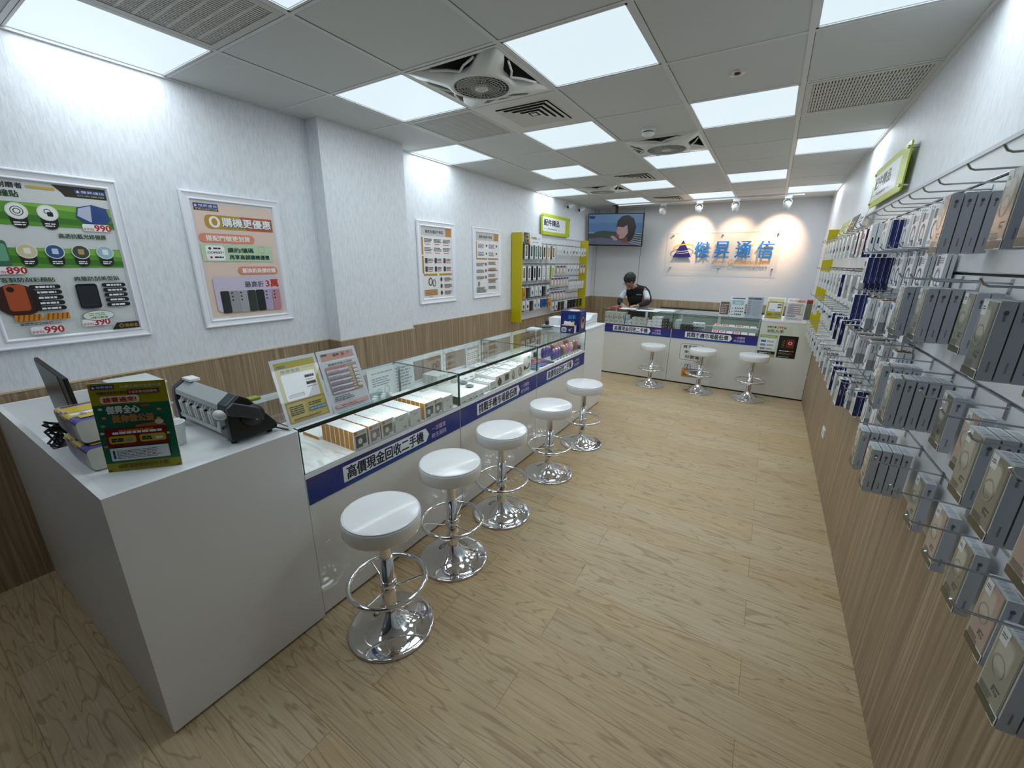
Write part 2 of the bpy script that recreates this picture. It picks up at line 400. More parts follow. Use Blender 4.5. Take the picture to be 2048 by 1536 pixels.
# ------------------------------------------------------------------ fans
def fan(i, j, label):
    cx, cy = i*.6+.3, j*.6+.3
    t = thing('ceiling_fan', label, 'ceiling fan', (cx, cy, H), 0, 'ceiling fans set into the grid')
    W = M('#d9dbd8', .35)
    f = MB(); o, q = .288, .268
    for r in ((-o, o, -o, -q), (-o, o, q, o), (-o, -q, -q, q), (q, o, -q, q)): f.box(cx+r[0], cx+r[1], cy+r[2], cy+r[3], H-.006, H+.02, W)
    # star plate with concave sides that reaches the corners
    N = 144; vs = []; fs = []
    for k in range(N):
        a = 2*PI*k/N; c, s_ = abs(math.cos(a)), abs(math.sin(a)); u = abs(math.sin(2*a))
        ro = .184+(.39-.184)*u**6
        ro = min(ro, .275/max(c, s_))
        for r, z in ((.150, H-.034), (.163, H-.04), (.178, H-.034), (ro, H-.008-.02*(1-u)), (ro-.003, H+.006-.02*(1-u))): vs.append((cx+r*math.cos(a), cy+r*math.sin(a), z))
    for k in range(N):
        n_ = (k+1) % N
        for e in range(4): fs.append((k*5+e, n_*5+e, n_*5+e+1, k*5+e+1))
    f.add(vs, fs, W, True); obj('frame', f, t)
    s = MB()
    for k in range(4):
        a = k*PI/2
        for sg in (-1, 1):
            p = [(.19, 0), (.225, sg*.05), (.262, sg*.14)]
            s.tube([(cx+x*math.cos(a)-y*math.sin(a), cy+x*math.sin(a)+y*math.cos(a), H-.02+.004*n) for n, (x, y) in enumerate(p)], .006, W, 6)
    obj('strut', s, t)
    g = MB(); G2 = M('#cfd1cd', .4)
    for k in range(1, 8): g.torus((cx, cy, H-.038+.0004*k), .022+.0185*k, .0016, G2, 36, 5)
    for k in range(36):
        a = 2*PI*k/36; g.tube([(cx+.04*math.cos(a), cy+.04*math.sin(a), H-.040), (cx+.157*math.cos(a+.15), cy+.157*math.sin(a+.15), H-.036)], .0013, G2, 4)
    obj('grille', g, t)
    h = MB(); h.lathe([(.001, H-.047), (.028, H-.046), (.036, H-.041), (.036, H-.03)], (cx, cy, 0), W, 24)
    c = CV(h, (cx, cy, H-.0475), (1, 0, 0), (0, -1, 0)); c.ring(0, 0, .02, .02, .003, M('#8c8f8c', .5)); c.rect(-.009, -.003, .018, .006, M('#8c8f8c', .5)); obj('hub', h, t)
    for k in range(5):
        a = 2*PI*k/5; bl = MB(); bl.T = Matrix.Translation((cx, cy, H-.01)) @ Matrix.Rotation(a, 4, 'Z') @ Matrix.Rotation(.45, 4, 'X')
        bl.prism([(.03, -.015), (.13, -.045), (.145, .0), (.13, .04), (.03, .015)], 'z', -.001, .001, M('#8f928f', .4)); obj('blade', bl, t)
    d = MB(); DK = M('#6d6a66', .7)
    for r in ((-.29, .29, -.29, -.285), (-.29, .29, .285, .29), (-.29, -.285, -.29, .29), (.285, .29, -.29, .29)): d.box(cx+r[0], cx+r[1], cy+r[2], cy+r[3], H+.02, H+.28, DK)
    d.lathe([(.06, H+.02), (.07, H+.12), (.001, H+.13)], (cx, cy, 0), M('#a9a9a4', .5), 16)
    d.tube([(cx-.2, cy+.1, H+.2), (cx-.05, cy+.18, H+.1), (cx+.12, cy+.12, H+.17), (cx+.2, cy+.2, H+.08)], .008, DARK, 6)
    obj('housing', d, t)
fan(-2, 0, 'near ceiling fan with round grille, between the two nearest light panels')
fan(-1, 3, 'middle ceiling fan behind the smoke detector')
fan(-3, 6, 'farthest ceiling fan, left of centre before the television')
def diffuser(i, j, label):
    cx, cy = i*.6+.3, j*.6+.3; W = M('#d0cfcb', .4)
    t = thing('air_diffuser', label, 'air vent', (cx, cy, H), 0, 'square louvred air diffusers')
    f = MB()
    for a, c_ in ((.288, .19),):
        vs = [(cx+sx*r, cy+sy*r, z) for r, z in ((a, H-.003), (c_, H-.004)) for sx, sy in ((-1, -1), (1, -1), (1, 1), (-1, 1))]
        f.add(vs, [(k, (k+1) % 4, 4+(k+1) % 4, 4+k) for k in range(4)], W)
    f.box(cx-.288, cx+.288, cy-.288, cy+.288, H+.01, H+.02, M('#2d2a28', .8)); obj('frame', f, t)
    for n, r in enumerate((.185, .145, .105, .065)):
        l = MB(); r2 = r-.031
        vs = [(cx+sx*q, cy+sy*q, z) for q, z in ((r, H-.012), (r2, H-.002), (r2+.001, H-.0005), (r+.002, H-.0105)) for sx, sy in ((-1, -1), (1, -1), (1, 1), (-1, 1))]
        l.add(vs, [(e*4+k, e*4+(k+1) % 4, ((e+1) % 4)*4+(k+1) % 4, ((e+1) % 4)*4+k) for e in range(4) for k in range(4)], W)
        if n == 3: l.box(cx-.02, cx+.02, cy-.02, cy+.02, H-.004, H, W)
        obj('louvre', l, t)
diffuser(-2, 1, 'square louvred air diffuser just behind the near ceiling fan')
diffuser(-2, 5, 'second air diffuser, left of the middle fan, partly shut')
diffuser(-2, 8, 'farthest air diffuser, beside the television light panel')
def grille(i, j, label, along):
    x0, x1 = cellx(i); y0, y1 = celly(j); cx, cy = (x0+x1)/2, (y0+y1)/2; W = M('#c4c3bf', .5)
    t = thing('return_grille', label, 'air vent', (cx, cy, H), 0, 'slotted return air grilles')
    f = MB(); a = .014; e = .045
    for q in ((x0+a, x1-a, y0+a, y0+e), (x0+a, x1-a, y1-e, y1-a), (x0+a, x0+e, y0+e, y1-e), (x1-e, x1-a, y0+e, y1-e)): f.box(q[0], q[1], q[2], q[3], H-.003, H+.012, W)
    obj('frame', f, t)
    s = MB(); n = 34; L = x1-x0-2*e
    if along:   # slots run to the back
        for k in range(n): x = x0+e+L*(k+.5)/n; s.box(x-.0048, x+.0048, y0+e, y1-e, H, H+.004, W)
        for k in range(1, 9): y = y0+e+(y1-y0-2*e)*k/9; s.box(x0+e, x1-e, y-.006, y+.006, H-.0005, H+.004, W)
    else:
        for k in range(n): y = y0+e+(y1-y0-2*e)*(k+.5)/n; s.box(x0+e, x1-e, y-.0048, y+.0048, H, H+.004, W)
        for k in range(1, 7): x = x0+e+L*k/7; s.box(x-.004, x+.004, y0+e, y1-e, H-.0005, H+.004, W)
    obj('slats', s, t)
    d = MB(); d.box(x0+a, x1-a, y0+a, y1-a, H+.013, H+.02, M('#2c2b29', .8)); obj('backing', d, t)
grille(-3, 1, 'slotted return grille left of the near air diffuser', False)
grille(-3, -2, 'dark slotted grille at top left between two light panels', True)
grille(1, 2, 'slotted return grille by the right wall near the top right', True)
# ------------------------------------------------------------------ small ceiling things
t = thing('smoke_detector', 'round white smoke detector before the middle ceiling fan', 'smoke detector', (-.325, 1.595, H))
b = MB(); b.lathe([(.048, H), (.05, H-.012), (.046, H-.02)], (-.325, 1.595, 0), PLAST, 28); obj('base', b, t)
b = MB(); b.lathe([(.036, H-.02), (.036, H-.028)], (-.325, 1.595, 0), DARK, 20); obj('vent', b, t)
b = MB(); b.lathe([(.045, H-.028), (.045, H-.036), (.03, H-.048), (.001, H-.05)], (-.325, 1.595, 0), PLAST, 28); obj('cover', b, t)
t = thing('sprinkler', 'small round recessed sprinkler in the ceiling right of centre', 'sprinkler', (.302, .883, H))
b = MB(); b.lathe([(.016, H), (.018, H-.006), (.036, H-.006), (.04, H-.001), (.04, H)], (.302, .883, 0), M('#c9c2ba', .3, .6), 24); obj('plate', b, t)
b = MB(); b.lathe([(.001, H-.012), (.012, H-.011), (.014, H-.004)], (.302, .883, 0), M('#5a3424', .4, .5), 16); obj('head', b, t)
# spotlight track
t = thing('light_track', 'slim white track on the far ceiling carrying four spotlights', 'light track', (-.3, 5.44, H))
b = MB(); b.box(-1.75, .80, 5.425, 5.46, H-.024, H-.003, PLAST); obj('rail', b, t)
b = MB(); b.box(.80, .82, 5.422, 5.463, H-.026, H-.003, PLAST); obj('end_cap', b, t)
b = MB(); b.box(-1.77, -1.75, 5.422, 5.463, H-.026, H-.003, PLAST); obj('end_cap', b, t)
AIM = [(-1.035, (-.95, 1.2)), (-.50, (-.62, 2.02)), (.0, (.02, 1.98)), (.64, (.60, 1.98))]
SPL = ['leftmost spotlight on the far track, beside the television', 'second spotlight from the left on the far track, above the logo triangle', 'third spotlight from the left on the far track', 'rightmost and largest looking spotlight on the far track']
for n, (x, (ax, az)) in enumerate(AIM):
    t = thing('spotlight', SPL[n], 'spotlight', (x, 5.442, H-.024), 0, 'white track spotlights')
    b = MB(); b.box(x-.045, x+.045, 5.425, 5.46, H-.055, H-.024, PLAST); obj('adapter', b, t, .003)
    hc = Vector((x, 5.40, 2.40)); d = (Vector((ax, YB, az))-hc).normalized()
    if n == 0: d = Vector((.1, .75, -.6)).normalized()
    q = d.to_track_quat('Z', 'Y').to_matrix().to_4x4()
    b = MB(); b.tube([(x-.048, 5.41, 2.40), (x-.05, 5.42, 2.455), (x-.02, 5.44, 2.487), (x+.02, 5.44, 2.487), (x+.05, 5.42, 2.455), (x+.048, 5.41, 2.40)], .004, PLAST, 6); obj('yoke', b, t)
    b = MB(); b.T = Matrix.Translation(hc) @ q; b.lathe([(.001, -.055), (.025, -.05), (.04, -.03), (.044, 0), (.046, .04), (.038, .042), (.034, .02), (.001, .018)], (0, 0, 0), PLAST, 24); obj('lamp_head', b, t)
    if n:
        l = bpy.data.lights.new('spot', 'SPOT'); l.energy = (0, 70, 30, 70)[n]; l.color = (1, .62, .34); l.spot_size = 1.25; l.spot_blend = .9; l.shadow_soft_size = .03
        lo = bpy.data.objects.new('bulb', l); COL.objects.link(lo); lo.parent = t
        lo.matrix_parent_inverse = WM[t].inverted(); lo.matrix_world = Matrix.Translation(hc+d*.045) @ (-d).to_track_quat('Z', 'Y').to_matrix().to_4x4()
        lo.location = (hc+d*.045)-Vector((x, 5.442, H-.024)); lo.matrix_parent_inverse = Matrix.Identity(4); lo.rotation_euler = (-d).to_track_quat('Z', 'Y').to_euler()
for (y, lab) in ((4.69, 'small white security camera on the left wall, the nearer one'), (5.15, 'small white security camera with black lens beside the television')):
    t = thing('security_camera', lab, 'security camera', (XL, y, 2.47))
    b = MB(); b.lathe([(.035, 0), (.035, .02), (.001, .022)], (XL, y, 2.48), PLAST, 20, axis='x'); b.tube([(XL+.02, y, 2.48), (XL+.05, y-.01, 2.475)], .012, PLAST, 8); obj('bracket', b, t)
    b = MB(); b.T = Matrix.Translation((XL+.08, y-.02, 2.465)) @ Matrix.Rotation(-.5, 4, 'Z') @ Matrix.Rotation(.3, 4, 'X'); b.lathe([(.001, .06), (.026, .055), (.03, .0), (.03, -.055), (.024, -.058)], (0, 0, 0), PLAST, 20, axis='y'); obj('camera_body', b, t)
    b2 = MB(); b2.T = b.T; b2.lathe([(.024, -.0585), (.001, -.062)], (0, 0, 0), BLACK, 20, axis='y'); obj('lens', b2, t)
# ================================================================== COUNTERS
TOPW = M('#dfe3e5', .3, name='white_counter_top')
# near service desk
t = thing('service_desk', 'white laminate service desk in the left foreground with open well', 'desk', (-1.6, -1.28, 0))
b = MB(); b.box(-.915, -.895, -1.575, -.993, .012, .938, WHITE); obj('front_panel', b, t)
b = MB(); b.box(-2.31, -.915, -1.575, -1.555, .012, .938, WHITE); obj('side_panel', b, t)
b = MB(); b.box(-1.46, -.915, -1.555, -.993, .918, .938, TOPW); obj('top', b, t)
b = MB(); b.box(-2.31, -1.46, -1.555, -.993, .72, .74, TOPW); b.box(-1.478, -1.46, -1.555, -.993, .74, .918, WHITE); obj('lower_shelf', b, t)
b = MB(); b.box(-2.33, -2.31, -1.575, -.993, .012, .938, WHITE); obj('back_panel', b, t)
b = MB(); b.box(-.935, -.915, -1.553, -.997, 0, .012, DARK); b.box(-2.3, -.935, -1.553, -1.54, 0, .012, DARK); obj('plinth', b, t)
INK = M('#161a3a', .5); INKW = M('#eef0f4', .5); PURP = M('#3a2a6e', .4); BLU = M('#1f3c86', .4)
BANDG = mat_gradient('sign_band_gradient', 2, .6, .73, [(0, '#173a86'), (.5, '#24307c'), (1, '#43225f')], .35)
def band(parent, o, u, length, hgt, txt, sub, name='sign_band'):
    """printed band: o lower left corner, u direction, text on a white tapering strip, small two-line text right"""
    b = MB(); u = Vector(u); n = u.cross(Vector((0, 0, 1))); o = Vector(o)
    c0 = o+n*.002
    vs = [o, o+u*length, o+u*length+Vector((0, 0, hgt)), o+Vector((0, 0, hgt))]; vs2 = [v+n*.002 for v in vs]
    b.add(vs+vs2, [(4, 5, 6, 7), (0, 1, 5, 4), (3, 7, 6, 2), (0, 4, 7, 3), (1, 2, 6, 5)], BANDG)
    c = CV(b, c0, u, (0, 0, 1)); L = length; h = hgt
    for k in range(7): c.poly([(L*(.01+.03*k), 0), (L*(.02+.03*k), 0), (L*(.06+.03*k), h), (L*(.05+.03*k), h)], M('#27358a', .4), 0 if k else 1)
    for k in range(4): c.poly([(L*(.86+.03*k), 0), (L*(.87+.03*k), 0), (L*(.91+.03*k), h), (L*(.90+.03*k), h)], M('#27358a', .4), 0)
    c.poly([(L*.17, h*.20), (L*.70, h*.20), (L*.725, h*.5), (L*.70, h*.84), (L*.17, h*.84)], INKW, 2)
    c.rect(L*.17, h*.03, L*.53, h*.09, M('#2352a0', .4))
    c.text(txt, L*.19, h*.26, h*.53, INK, w=L*.49, bold=.03)
    c.text(sub[0], L*.75, h*.53, h*.24, M('#cbbbe6', .5), w=L*.115, bold=.02); c.text(sub[1], L*.745, h*.2, h*.24, M('#cbbbe6', .5), w=L*.125, bold=.02)
    return obj(name, b, parent)
T1 = '高價現金回收二手機'; T2 = '挑戰手機市場最低價'; SUB = ('一次購買', '終生服務')
ZG, ZT = .737, .942      # case floor and glass top
CASES = [(-.985, .040, T1, 'glass display counter nearest the camera, holding stacked earbud case boxes'),
         (.044, 1.050, T2, 'middle glass display counter holding white gadget boxes'),
         (1.054, 2.085, T1, 'far glass display counter of the left row, under the blue bucket box')]
CASET = []
def glassbox(t, x0, x1, y0, y1, z0, z1, front='x1', th=.006):
    """four glass panes with dark green cut edges; every pane is a part"""
    def pane(nm, a, mats=None):
        b = MB(); b.box(*a, GLASS, mats); obj(nm, b, t)
    E = GEDGE
    pane('glass_top', (x0, x1, y0, y1, z1-th, z1), [None, None, E, E, E, E])
    if front == 'x1': pane('front_glass', (x1-th, x1, y0+.001, y1-.001, z0, z1-th), [E, None, E, E, None, None])
    else: pane('front_glass', (x0, x1, y0, y0+th, z0, z1-th), [E, None, None, None, E, E])
    if front == 'x1':
        pane('side_glass', (x0+.01, x1-th, y0+.001, y0+.001+th, z0, z1-th), [None, None, None, None, E, E])
        pane('side_glass', (x0+.01, x1-th, y1-th-.001, y1-.001, z0, z1-th), [None, None, None, None, E, E])
    else:
        pane('side_glass', (x0, x0+th, y0+th, y1-.01, z0, z1-th), [None, None, E, E, None, None])
        pane('side_glass', (x1-th, x1, y0+th, y1-.01, z0, z1-th), [None, None, E, E, None, None])
for n, (y0, y1, tx, lab) in enumerate(CASES):
    t = thing('display_counter', lab, 'display counter', (-1.19, (y0+y1)/2, 0), 0, 'white and glass display counters of the left row'); CASET.append(t)
    b = MB(); b.box(-1.48, -.907, y0, y1, .014, ZG-.022, GWHITE); obj('body', b, t)
    b = MB(); b.box(-.907, -.905, y0+.002, y1-.002, .016, ZG-.024, GWHITE); obj('front_panel', b, t)
    b = MB(); b.box(-1.46, -.925, y0+.01, y1-.01, 0, .014, DARK); obj('plinth', b, t)
    b = MB(); b.box(-1.48, -.900, y0, y1, ZG-.022, ZG-.002, PLAST); b.box(-1.475, -.915, y0+.008, y1-.008, ZG-.002, ZG-.0005, MARBLE); obj('deck', b, t)
    glassbox(t, -1.48, -.903, y0, y1, ZG-.002, ZT)
    b = MB(); b.box(-.921, -.909, y0+.012, y1-.012, ZT-.020, ZT-.0062, M('#15181a', .4)); b.box(-.920, -.910, y0+.014, y1-.014, ZT-.0206, ZT-.0200, M('#eaf4f6', .5, emit=3.0)); obj('led_strip', b, t)
    ll = area_lamp('strip_lamp', (.275, 0, ZT-.0215), .008, y1-y0-.04, .8, (.88, .97, 1), t); ll.rotation_euler = (0, .45, 0)
    band(t, (-.9045, y0+.003, ZG-.148), (0, 1, 0), y1-y0-.006, .124, tx, SUB)
    # sliding back doors in pale frames
    for k in range(2):
        ya, yb = y0+.01+(y1-y0-.02)*.5*k, y0+.01+(y1-y0-.02)*.5*(k+1); x = -1.478+.006*k; P = M('#dde7e5', .3)
        b = MB(); b.box(x, x+.005, ya, yb, ZT-.04, ZT-.007, P); b.box(x, x+.005, ya, yb, ZG, ZG+.022, P); b.box(x, x+.005, ya, ya+.022, ZG+.022, ZT-.04, P); b.box(x, x+.005, yb-.022, yb, ZG+.022, ZT-.04, P)
        d = obj('sliding_door', b, t); b = MB(); b.box(x+.001, x+.004, ya+.022, yb-.022, ZG+.022, ZT-.04, GLASS); obj('door_glass', b, d)
# end counter beyond the cases
t = thing('end_counter', 'plain white counter block closing the far end of the left row', 'counter', (-1.16, 2.38, 0))
b = MB(); b.box(-1.42, -.905, 2.09, 2.66, .014, .925, WHITE); obj('body', b, t)
b = MB(); b.box(-1.425, -.900, 2.088, 2.662, .925, .945, WHITE); obj('top', b, t)
b = MB(); b.box(-1.40, -.92, 2.1, 2.65, 0, .014, DARK); obj('plinth', b, t)
# far sales counter
FC = [(-1.42, -.436, T1, 'left glass case of the far counter, the shop assistant leaning on it'), (-.432, .598, T2, 'right glass case of the far counter with tablet covers inside')]
FCT = []
for n, (x0, x1, tx, lab) in enumerate(FC):
    t = thing('display_counter', lab, 'display counter', ((x0+x1)/2, 4.3, 0), 0, 'far display counters'); FCT.append(t)
    b = MB(); b.box(x0, x1, 4.052, 4.65, .02, ZG, M('#dcdcd6', .2, name='far_white_laminate')); obj('body', b, t)
    b = MB(); b.box(x0+.01, x1-.01, 4.07, 4.64, 0, .02, DARK); obj('plinth', b, t)
    b = MB(); b.box(x0+.002, x1-.002, 4.06, 4.65, ZG, ZG+.003, PLAST if n == 0 else M('#5c6461', .4)); obj('deck', b, t)
    glassbox(t, x0, x1, 4.05, 4.65, ZG+.003, .955, 'y0')
    band(t, (x0+.004, 4.0495, .625), (1, 0, 0), x1-x0-.008, .122, tx, SUB)
    for k in range(2):
        xa, xb = x0+.01+(x1-x0-.02)*.5*k, x0+.01+(x1-x0-.02)*.5*(k+1); y = 4.64-.006*k; P = M('#c9d3d0', .3)
        b = MB(); b.box(xa, xb, y-.005, y, .92, .949, P); b.box(xa, xb, y-.005, y, .742, .762, P); b.box(xa, xa+.018, y-.005, y, .762, .92, P); b.box(xb-.018, xb, y-.005, y, .762, .92, P)
        d = obj('sliding_door', b, t); b = MB(); b.box(xa+.018, xb-.018, y-.004, y-.001, .762, .92, mat_glass('door_glass', '#cfdad6')); obj('door_glass', b, d)
t = thing('cash_counter', 'plain white counter at the right end of the far counter', 'counter', (.88, 4.35, 0))
FW = M('#dcdcd6', .2, name='far_white_laminate')
b = MB(); b.box(.602, 1.165, 4.052, 4.65, .02, .935, FW); obj('body', b, t)
b = MB(); b.box(.600, 1.166, 4.048, 4.655, .935, .955, PLAST); obj('top', b, t)
b = MB(); b.box(.61, 1.16, 4.07, 4.64, 0, .02, DARK); obj('plinth', b, t)
# stickers on the far counter
def sheet(name, label, cat, o, u, v, w, h, draw, base='#e9eaec', th=.0015, group=None, rough=.4, kind=None):
    b = MB(); o = Vector(o); u = Vector(u).normalized(); v = Vector(v).normalized(); n = u.cross(v); B = M(base, rough)
    vs = [o, o+u*w, o+u*w+v*h, o+v*h]; vs = [p-n*th for p in vs]+vs
    b.add(vs, [(3, 2, 1, 0), (4, 5, 6, 7), (0, 1, 5, 4), (1, 2, 6, 5), (2, 3, 7, 6), (3, 0, 4, 7)], B)
    draw(CV(b, o, u, v), w, h)
    o2 = obj(name, b)
    return tag(o2, label, cat, group)
def d_green(c, w, h):
    c.rect(0, h*.88, w, h*.12, M('#8fb04a', .4)); c.text('手機門號可攜碼', w*.08, h*.905, h*.06, INKW, w=w*.8)
    c.rect(w*.05, h*.28, w*.9, h*.55, M('#eef0f2', .4), .006)
    for k in range(3):
        y = h*(.66-.17*k); c.rect(w*.09, y, w*.3, h*.1, M(('#3f6fb5', '#8a8f95', '#8a8f95')[k], .4), .004); c.greek(w*.45, y+.005, w*.42, h*.08, 2, M('#33373c', .5))
    c.rect(0, h*.12, w, h*.14, M('#2a2a2c', .4)); c.greek(w*.1, h*.16, w*.8, h*.06, 1, INKW); c.rect(0, 0, w, h*.1, M('#a4b544', .4))
def d_black(c, w, h):
    c.rect(0, 0, w, h, M('#141012', .4)); c.rect(w*.17, h*.45, w*.66, h*.43, M('#5f5a3f', .5), .004); c.rect(w*.185, h*.458, w*.63, h*.414, M('#1a1214', .4), .004)
    c.rect(w*.42, h*.48, w*.4, h*.36, M('#8e1c24', .4), .01); c.ell(w*.62, h*.68, w*.11, h*.07, M('#d5c9c4', .4)); c.ell(w*.62, h*.68, w*.06, h*.04, M('#8e1c24', .4))
    for k in range(6): c.ell(w*(.25+.05*(k % 2)), h*(.5+.055*k), w*.035, h*.02, M(('#3f8a3a', '#b88a2a')[k % 2], .4))
    c.greek(w*.12, h*.3, w*.5, h*.05, 1, INKW, .7, 0); c.greek(w*.64, h*.3, w*.25, h*.05, 1, M('#d35a45', .5), .7, 0)
    c.greek(w*.1, h*.16, w*.75, h*.1, 3, M('#7c7f5f', .5)); c.greek(w*.1, h*.05, w*.75, h*.03, 1, INKW)
def d_slogan(c, w, h):
    c.text('申辦只要', w*.02, h*.66, h*.24, M('#4a4a2e', .5), bold=.03); c.text('199', w*.42, h*.6, h*.32, M('#b9632a', .5), bold=.04); c.text('起', w*.66, h*.62, h*.24, M('#4a4a2e', .5), bold=.03)
    c.text('0元入手', w*.06, h*.08, h*.4, M('#4d5a22', .5), w=w*.62, bold=.04)
sheet('counter_sticker', 'pale slogan sticker reading 199 above the two posters, far counter', 'sticker', (.665, 4.0508, .80), (1, 0, 0), (0, 0, 1), .27, .095, d_slogan, '#d3d3bd', .001)
sheet('counter_poster', 'green and white poster on the far counter, left of the black one', 'poster', (.612, 4.0508, .505), (1, 0, 0), (0, 0, 1), .185, .27, d_green, '#d8dcc8', .001)
sheet('counter_poster', 'black poster with a red square on the far counter front', 'poster', (.815, 4.0508, .51), (1, 0, 0), (0, 0, 1), .193, .27, d_black, '#141012', .001)
def d_bubble(c, w, h):
    c.rect(0, .1*h, w, h*.9, M('#23262a', .5), .03); c.rect(.004, .1*h+.004, w-.008, h*.9-.008, M('#e3e3df', .3), .028)
    c.poly([(w*.55, h*.12), (w*.8, h*.12), (w*.98, -.01)], M('#23262a', .5)); c.poly([(w*.57, h*.125), (w*.77, h*.125), (w*.93, .002)], M('#e3e3df', .3))
    c.text('買手機', w*.12, h*.76, h*.16, M('#2b2e33', .5), w=w*.6, bold=.03); c.text('來傑昇', w*.2, h*.48, h*.16, M('#2b2e33', .5), w=w*.6, bold=.03); c.text('好節省', w*.25, h*.2, h*.18, M('#2b2e33', .5), w=w*.62, bold=.03)
sheet('speech_sticker', 'speech bubble sticker with Chinese writing on the far counter', 'sticker', (-.29, 4.0508, .315), (1, 0, 0), (0, 0, 1), .29, .25, d_bubble, '#e3e3df', .0006)
def d_bag(c, w, h):
    c.rect(0, 0, w*.42, h*.62, M('#c8862f', .4)); c.poly([(0, h*.62), (w*.42, h*.62), (w*.38, h*.35), (w*.05, h*.35)], M('#d99a44', .4)); c.rect(w*.40, h*.02, w*.6, h*.6, M('#6e7a86', .4), .008); c.rect(w*.82, h*.1, w*.14, h*.5, M('#566069', .4), .006)
    c.ring(w*.18, h*.7, w*.1, h*.22, .008, M('#2b5f92', .4)); c.ring(w*.3, h*.7, w*.1, h*.22, .008, M('#2b5f92', .4)); c.text('傑昇', w*.08, h*.1, h*.14, M('#6a4413', .5))
sheet('bag_sticker', 'sticker of an orange shopping bag and grey phones on the far counter', 'sticker', (-.235, 4.0508, .105), (1, 0, 0), (0, 0, 1), .27, .2, d_bag, '#dcdcd6', .0006)
# staff desk along the back wall
t = thing('staff_desk', 'low pale desk with a black rear edge along the back wall', 'desk', (-.5, 5.65, 0))
b = MB(); b.box(-1.0, .9, 5.4, 5.93, .79, .815, PLAST); obj('top', b, t)
b = MB(); b.box(-.98, .88, 5.42, 5.9, 0, .79, WHITE); obj('body', b, t)
b = MB(); b.box(-1.0, .9, 5.91, 5.935, .815, .85, BLACK); obj('rear_edge', b, t)
# ------------------------------------------------------------------ stools
def make_stool(label):
    t = thing('bar_stool', label, 'stool', (0, 0, 0), 0, 'white round bar stools')
    S = M('#ecedee', .12, name='glossy_white_vinyl'); zs = .60
    b = MB(); b.lathe([(.001, zs), (.148, zs), (.151, zs-.0005), (.154, zs-.002), (.159, zs-.007), (.161, zs-.014), (.161, zs-.066), (.157, zs-.073), (.10, zs-.076), (.001, zs-.076)], (0, 0, 0), S, 56); obj('seat', b, t)
    b = MB(); b.torus((0, 0, zs-.0035), .1555, .003, M('#dfe1e3', .2), 56, 8); obj('piping', b, t)
    b = MB(); b.lathe([(.024, zs-.074), (.024, .30), (.0245, .299)], (0, 0, 0), CHROME, 24); obj('gas_lift', b, t)
    b = MB(); b.lathe([(.0245, .38), (.03, .379), (.03, .065)], (0, 0, 0), CHROME, 28); obj('column', b, t)
    b = MB(); b.lathe([(.031, .262), (.037, .26), (.037, .215), (.031, .213)], (0, 0, 0), CHROME, 24); b.tube([(.036, 0, .24), (.058, 0, .24)], .006, CHROME, 8); obj('collar', b, t)
    b = MB(); b.torus((0, 0, .252), .163, .0105, CHROME, 56, 10); fr = obj('footrest', b, t)
    for k in range(3):
        a = 2*PI*k/3+.5; c, s_ = math.cos(a), math.sin(a)
        b = MB(); b.tube([(.036*c, .036*s_, .222), (.055*c, .055*s_, .225), (.155*c, .155*s_, .250)], .0045, CHROME, 8); obj('spoke', b, fr)
    prof = []
    for k in range(15):
        u = k/14; r = .031+(.185-.031)*u; z = .012+.082*(1-u)**2.6
        prof.append((r, z))
    b = MB(); b.lathe(prof+[(.188, .009), (.188, .003), (.184, 0), (.001, 0)], (0, 0, 0), CHROME, 64); obj('base', b, t)
    return t
STL = [(-.603, -.856, 'nearest white round bar stool, in front of the first stacked boxes'), (-.651, -.36, 'second nearest white bar stool along the left counter'), (-.659, .145, 'third white bar stool along the left counter, by the seam'),
       (-.640, .793, 'fourth white bar stool along the left counter'), (-.640, 1.46, 'farthest white bar stool of the left counter row'), (-.585, 3.745, 'left stool of the three at the far counter, below the assistant'),
       (.021, 3.798, 'middle stool of the three at the far counter, before the speech bubble'), (.592, 3.807, 'right stool of the three at the far counter, before the posters')]
for n, (x, y, lab) in enumerate(STL):
    if n == 0: st0 = make_stool(lab); st0.location = (x, y, 0); st0.rotation_euler = (0, 0, .3)
    else: o = dup(st0, (x, y, 0), .3+1.1*n, lab); o.scale = (1, 1, (1, 1, 1, .96, .96, .93, .93, .93)[n])
# ================================================================== WALL THINGS
def frame(o, u, w, h, label, draw, base='#e6e7e8', fw=.05, group='white framed posters on the left wall'):
    """moulded white frame on a wall; o lower left outer corner, u along the wall, normal = u x z"""
    o = Vector(o); u = Vector(u); z = Vector((0, 0, 1)); n = u.cross(z)
    t = thing('framed_poster', label, 'poster', tuple(o+u*w/2), 0, group)
    def bar(pts, prof, closed=True):
        b = MB(); k = len(pts); vs = []; fs = []
        for (px, py), (dx, dy) in pts:
            for (a, d) in prof: vs.append(o+u*(px+dx*a)+z*(py+dy*a)+n*d)
        q = len(prof)
        for i in range(k):
            j = (i+1) % k
            for e in range(q-1): fs.append((i*q+e, j*q+e, j*q+e+1, i*q+e+1))
        b.add(vs, fs, WFRAME); return b
    c4 = [((0, 0), (1, 1)), ((w, 0), (-1, 1)), ((w, h), (-1, -1)), ((0, h), (1, -1))]
    prof = [(0, .001), (0, .014), (.004, .020), (.009, .020), (.012, .015), (fw-.016, .011), (fw-.013, .016), (fw-.008, .017), (fw-.004, .012), (fw, .006)]
    obj('frame', bar(c4, prof), t)
    b = MB(); p = [o+u*x+z*y+n*.005 for x, y in ((fw-.001, fw-.001), (w-fw+.001, fw-.001), (w-fw+.001, h-fw+.001), (fw-.001, h-fw+.001))]
    b.add(p, [(0, 1, 2, 3)], M(base, .25)); draw(CV(b, o+u*fw+z*fw+n*.005, u, z), w-2*fw, h-2*fw); obj('print', b, t)
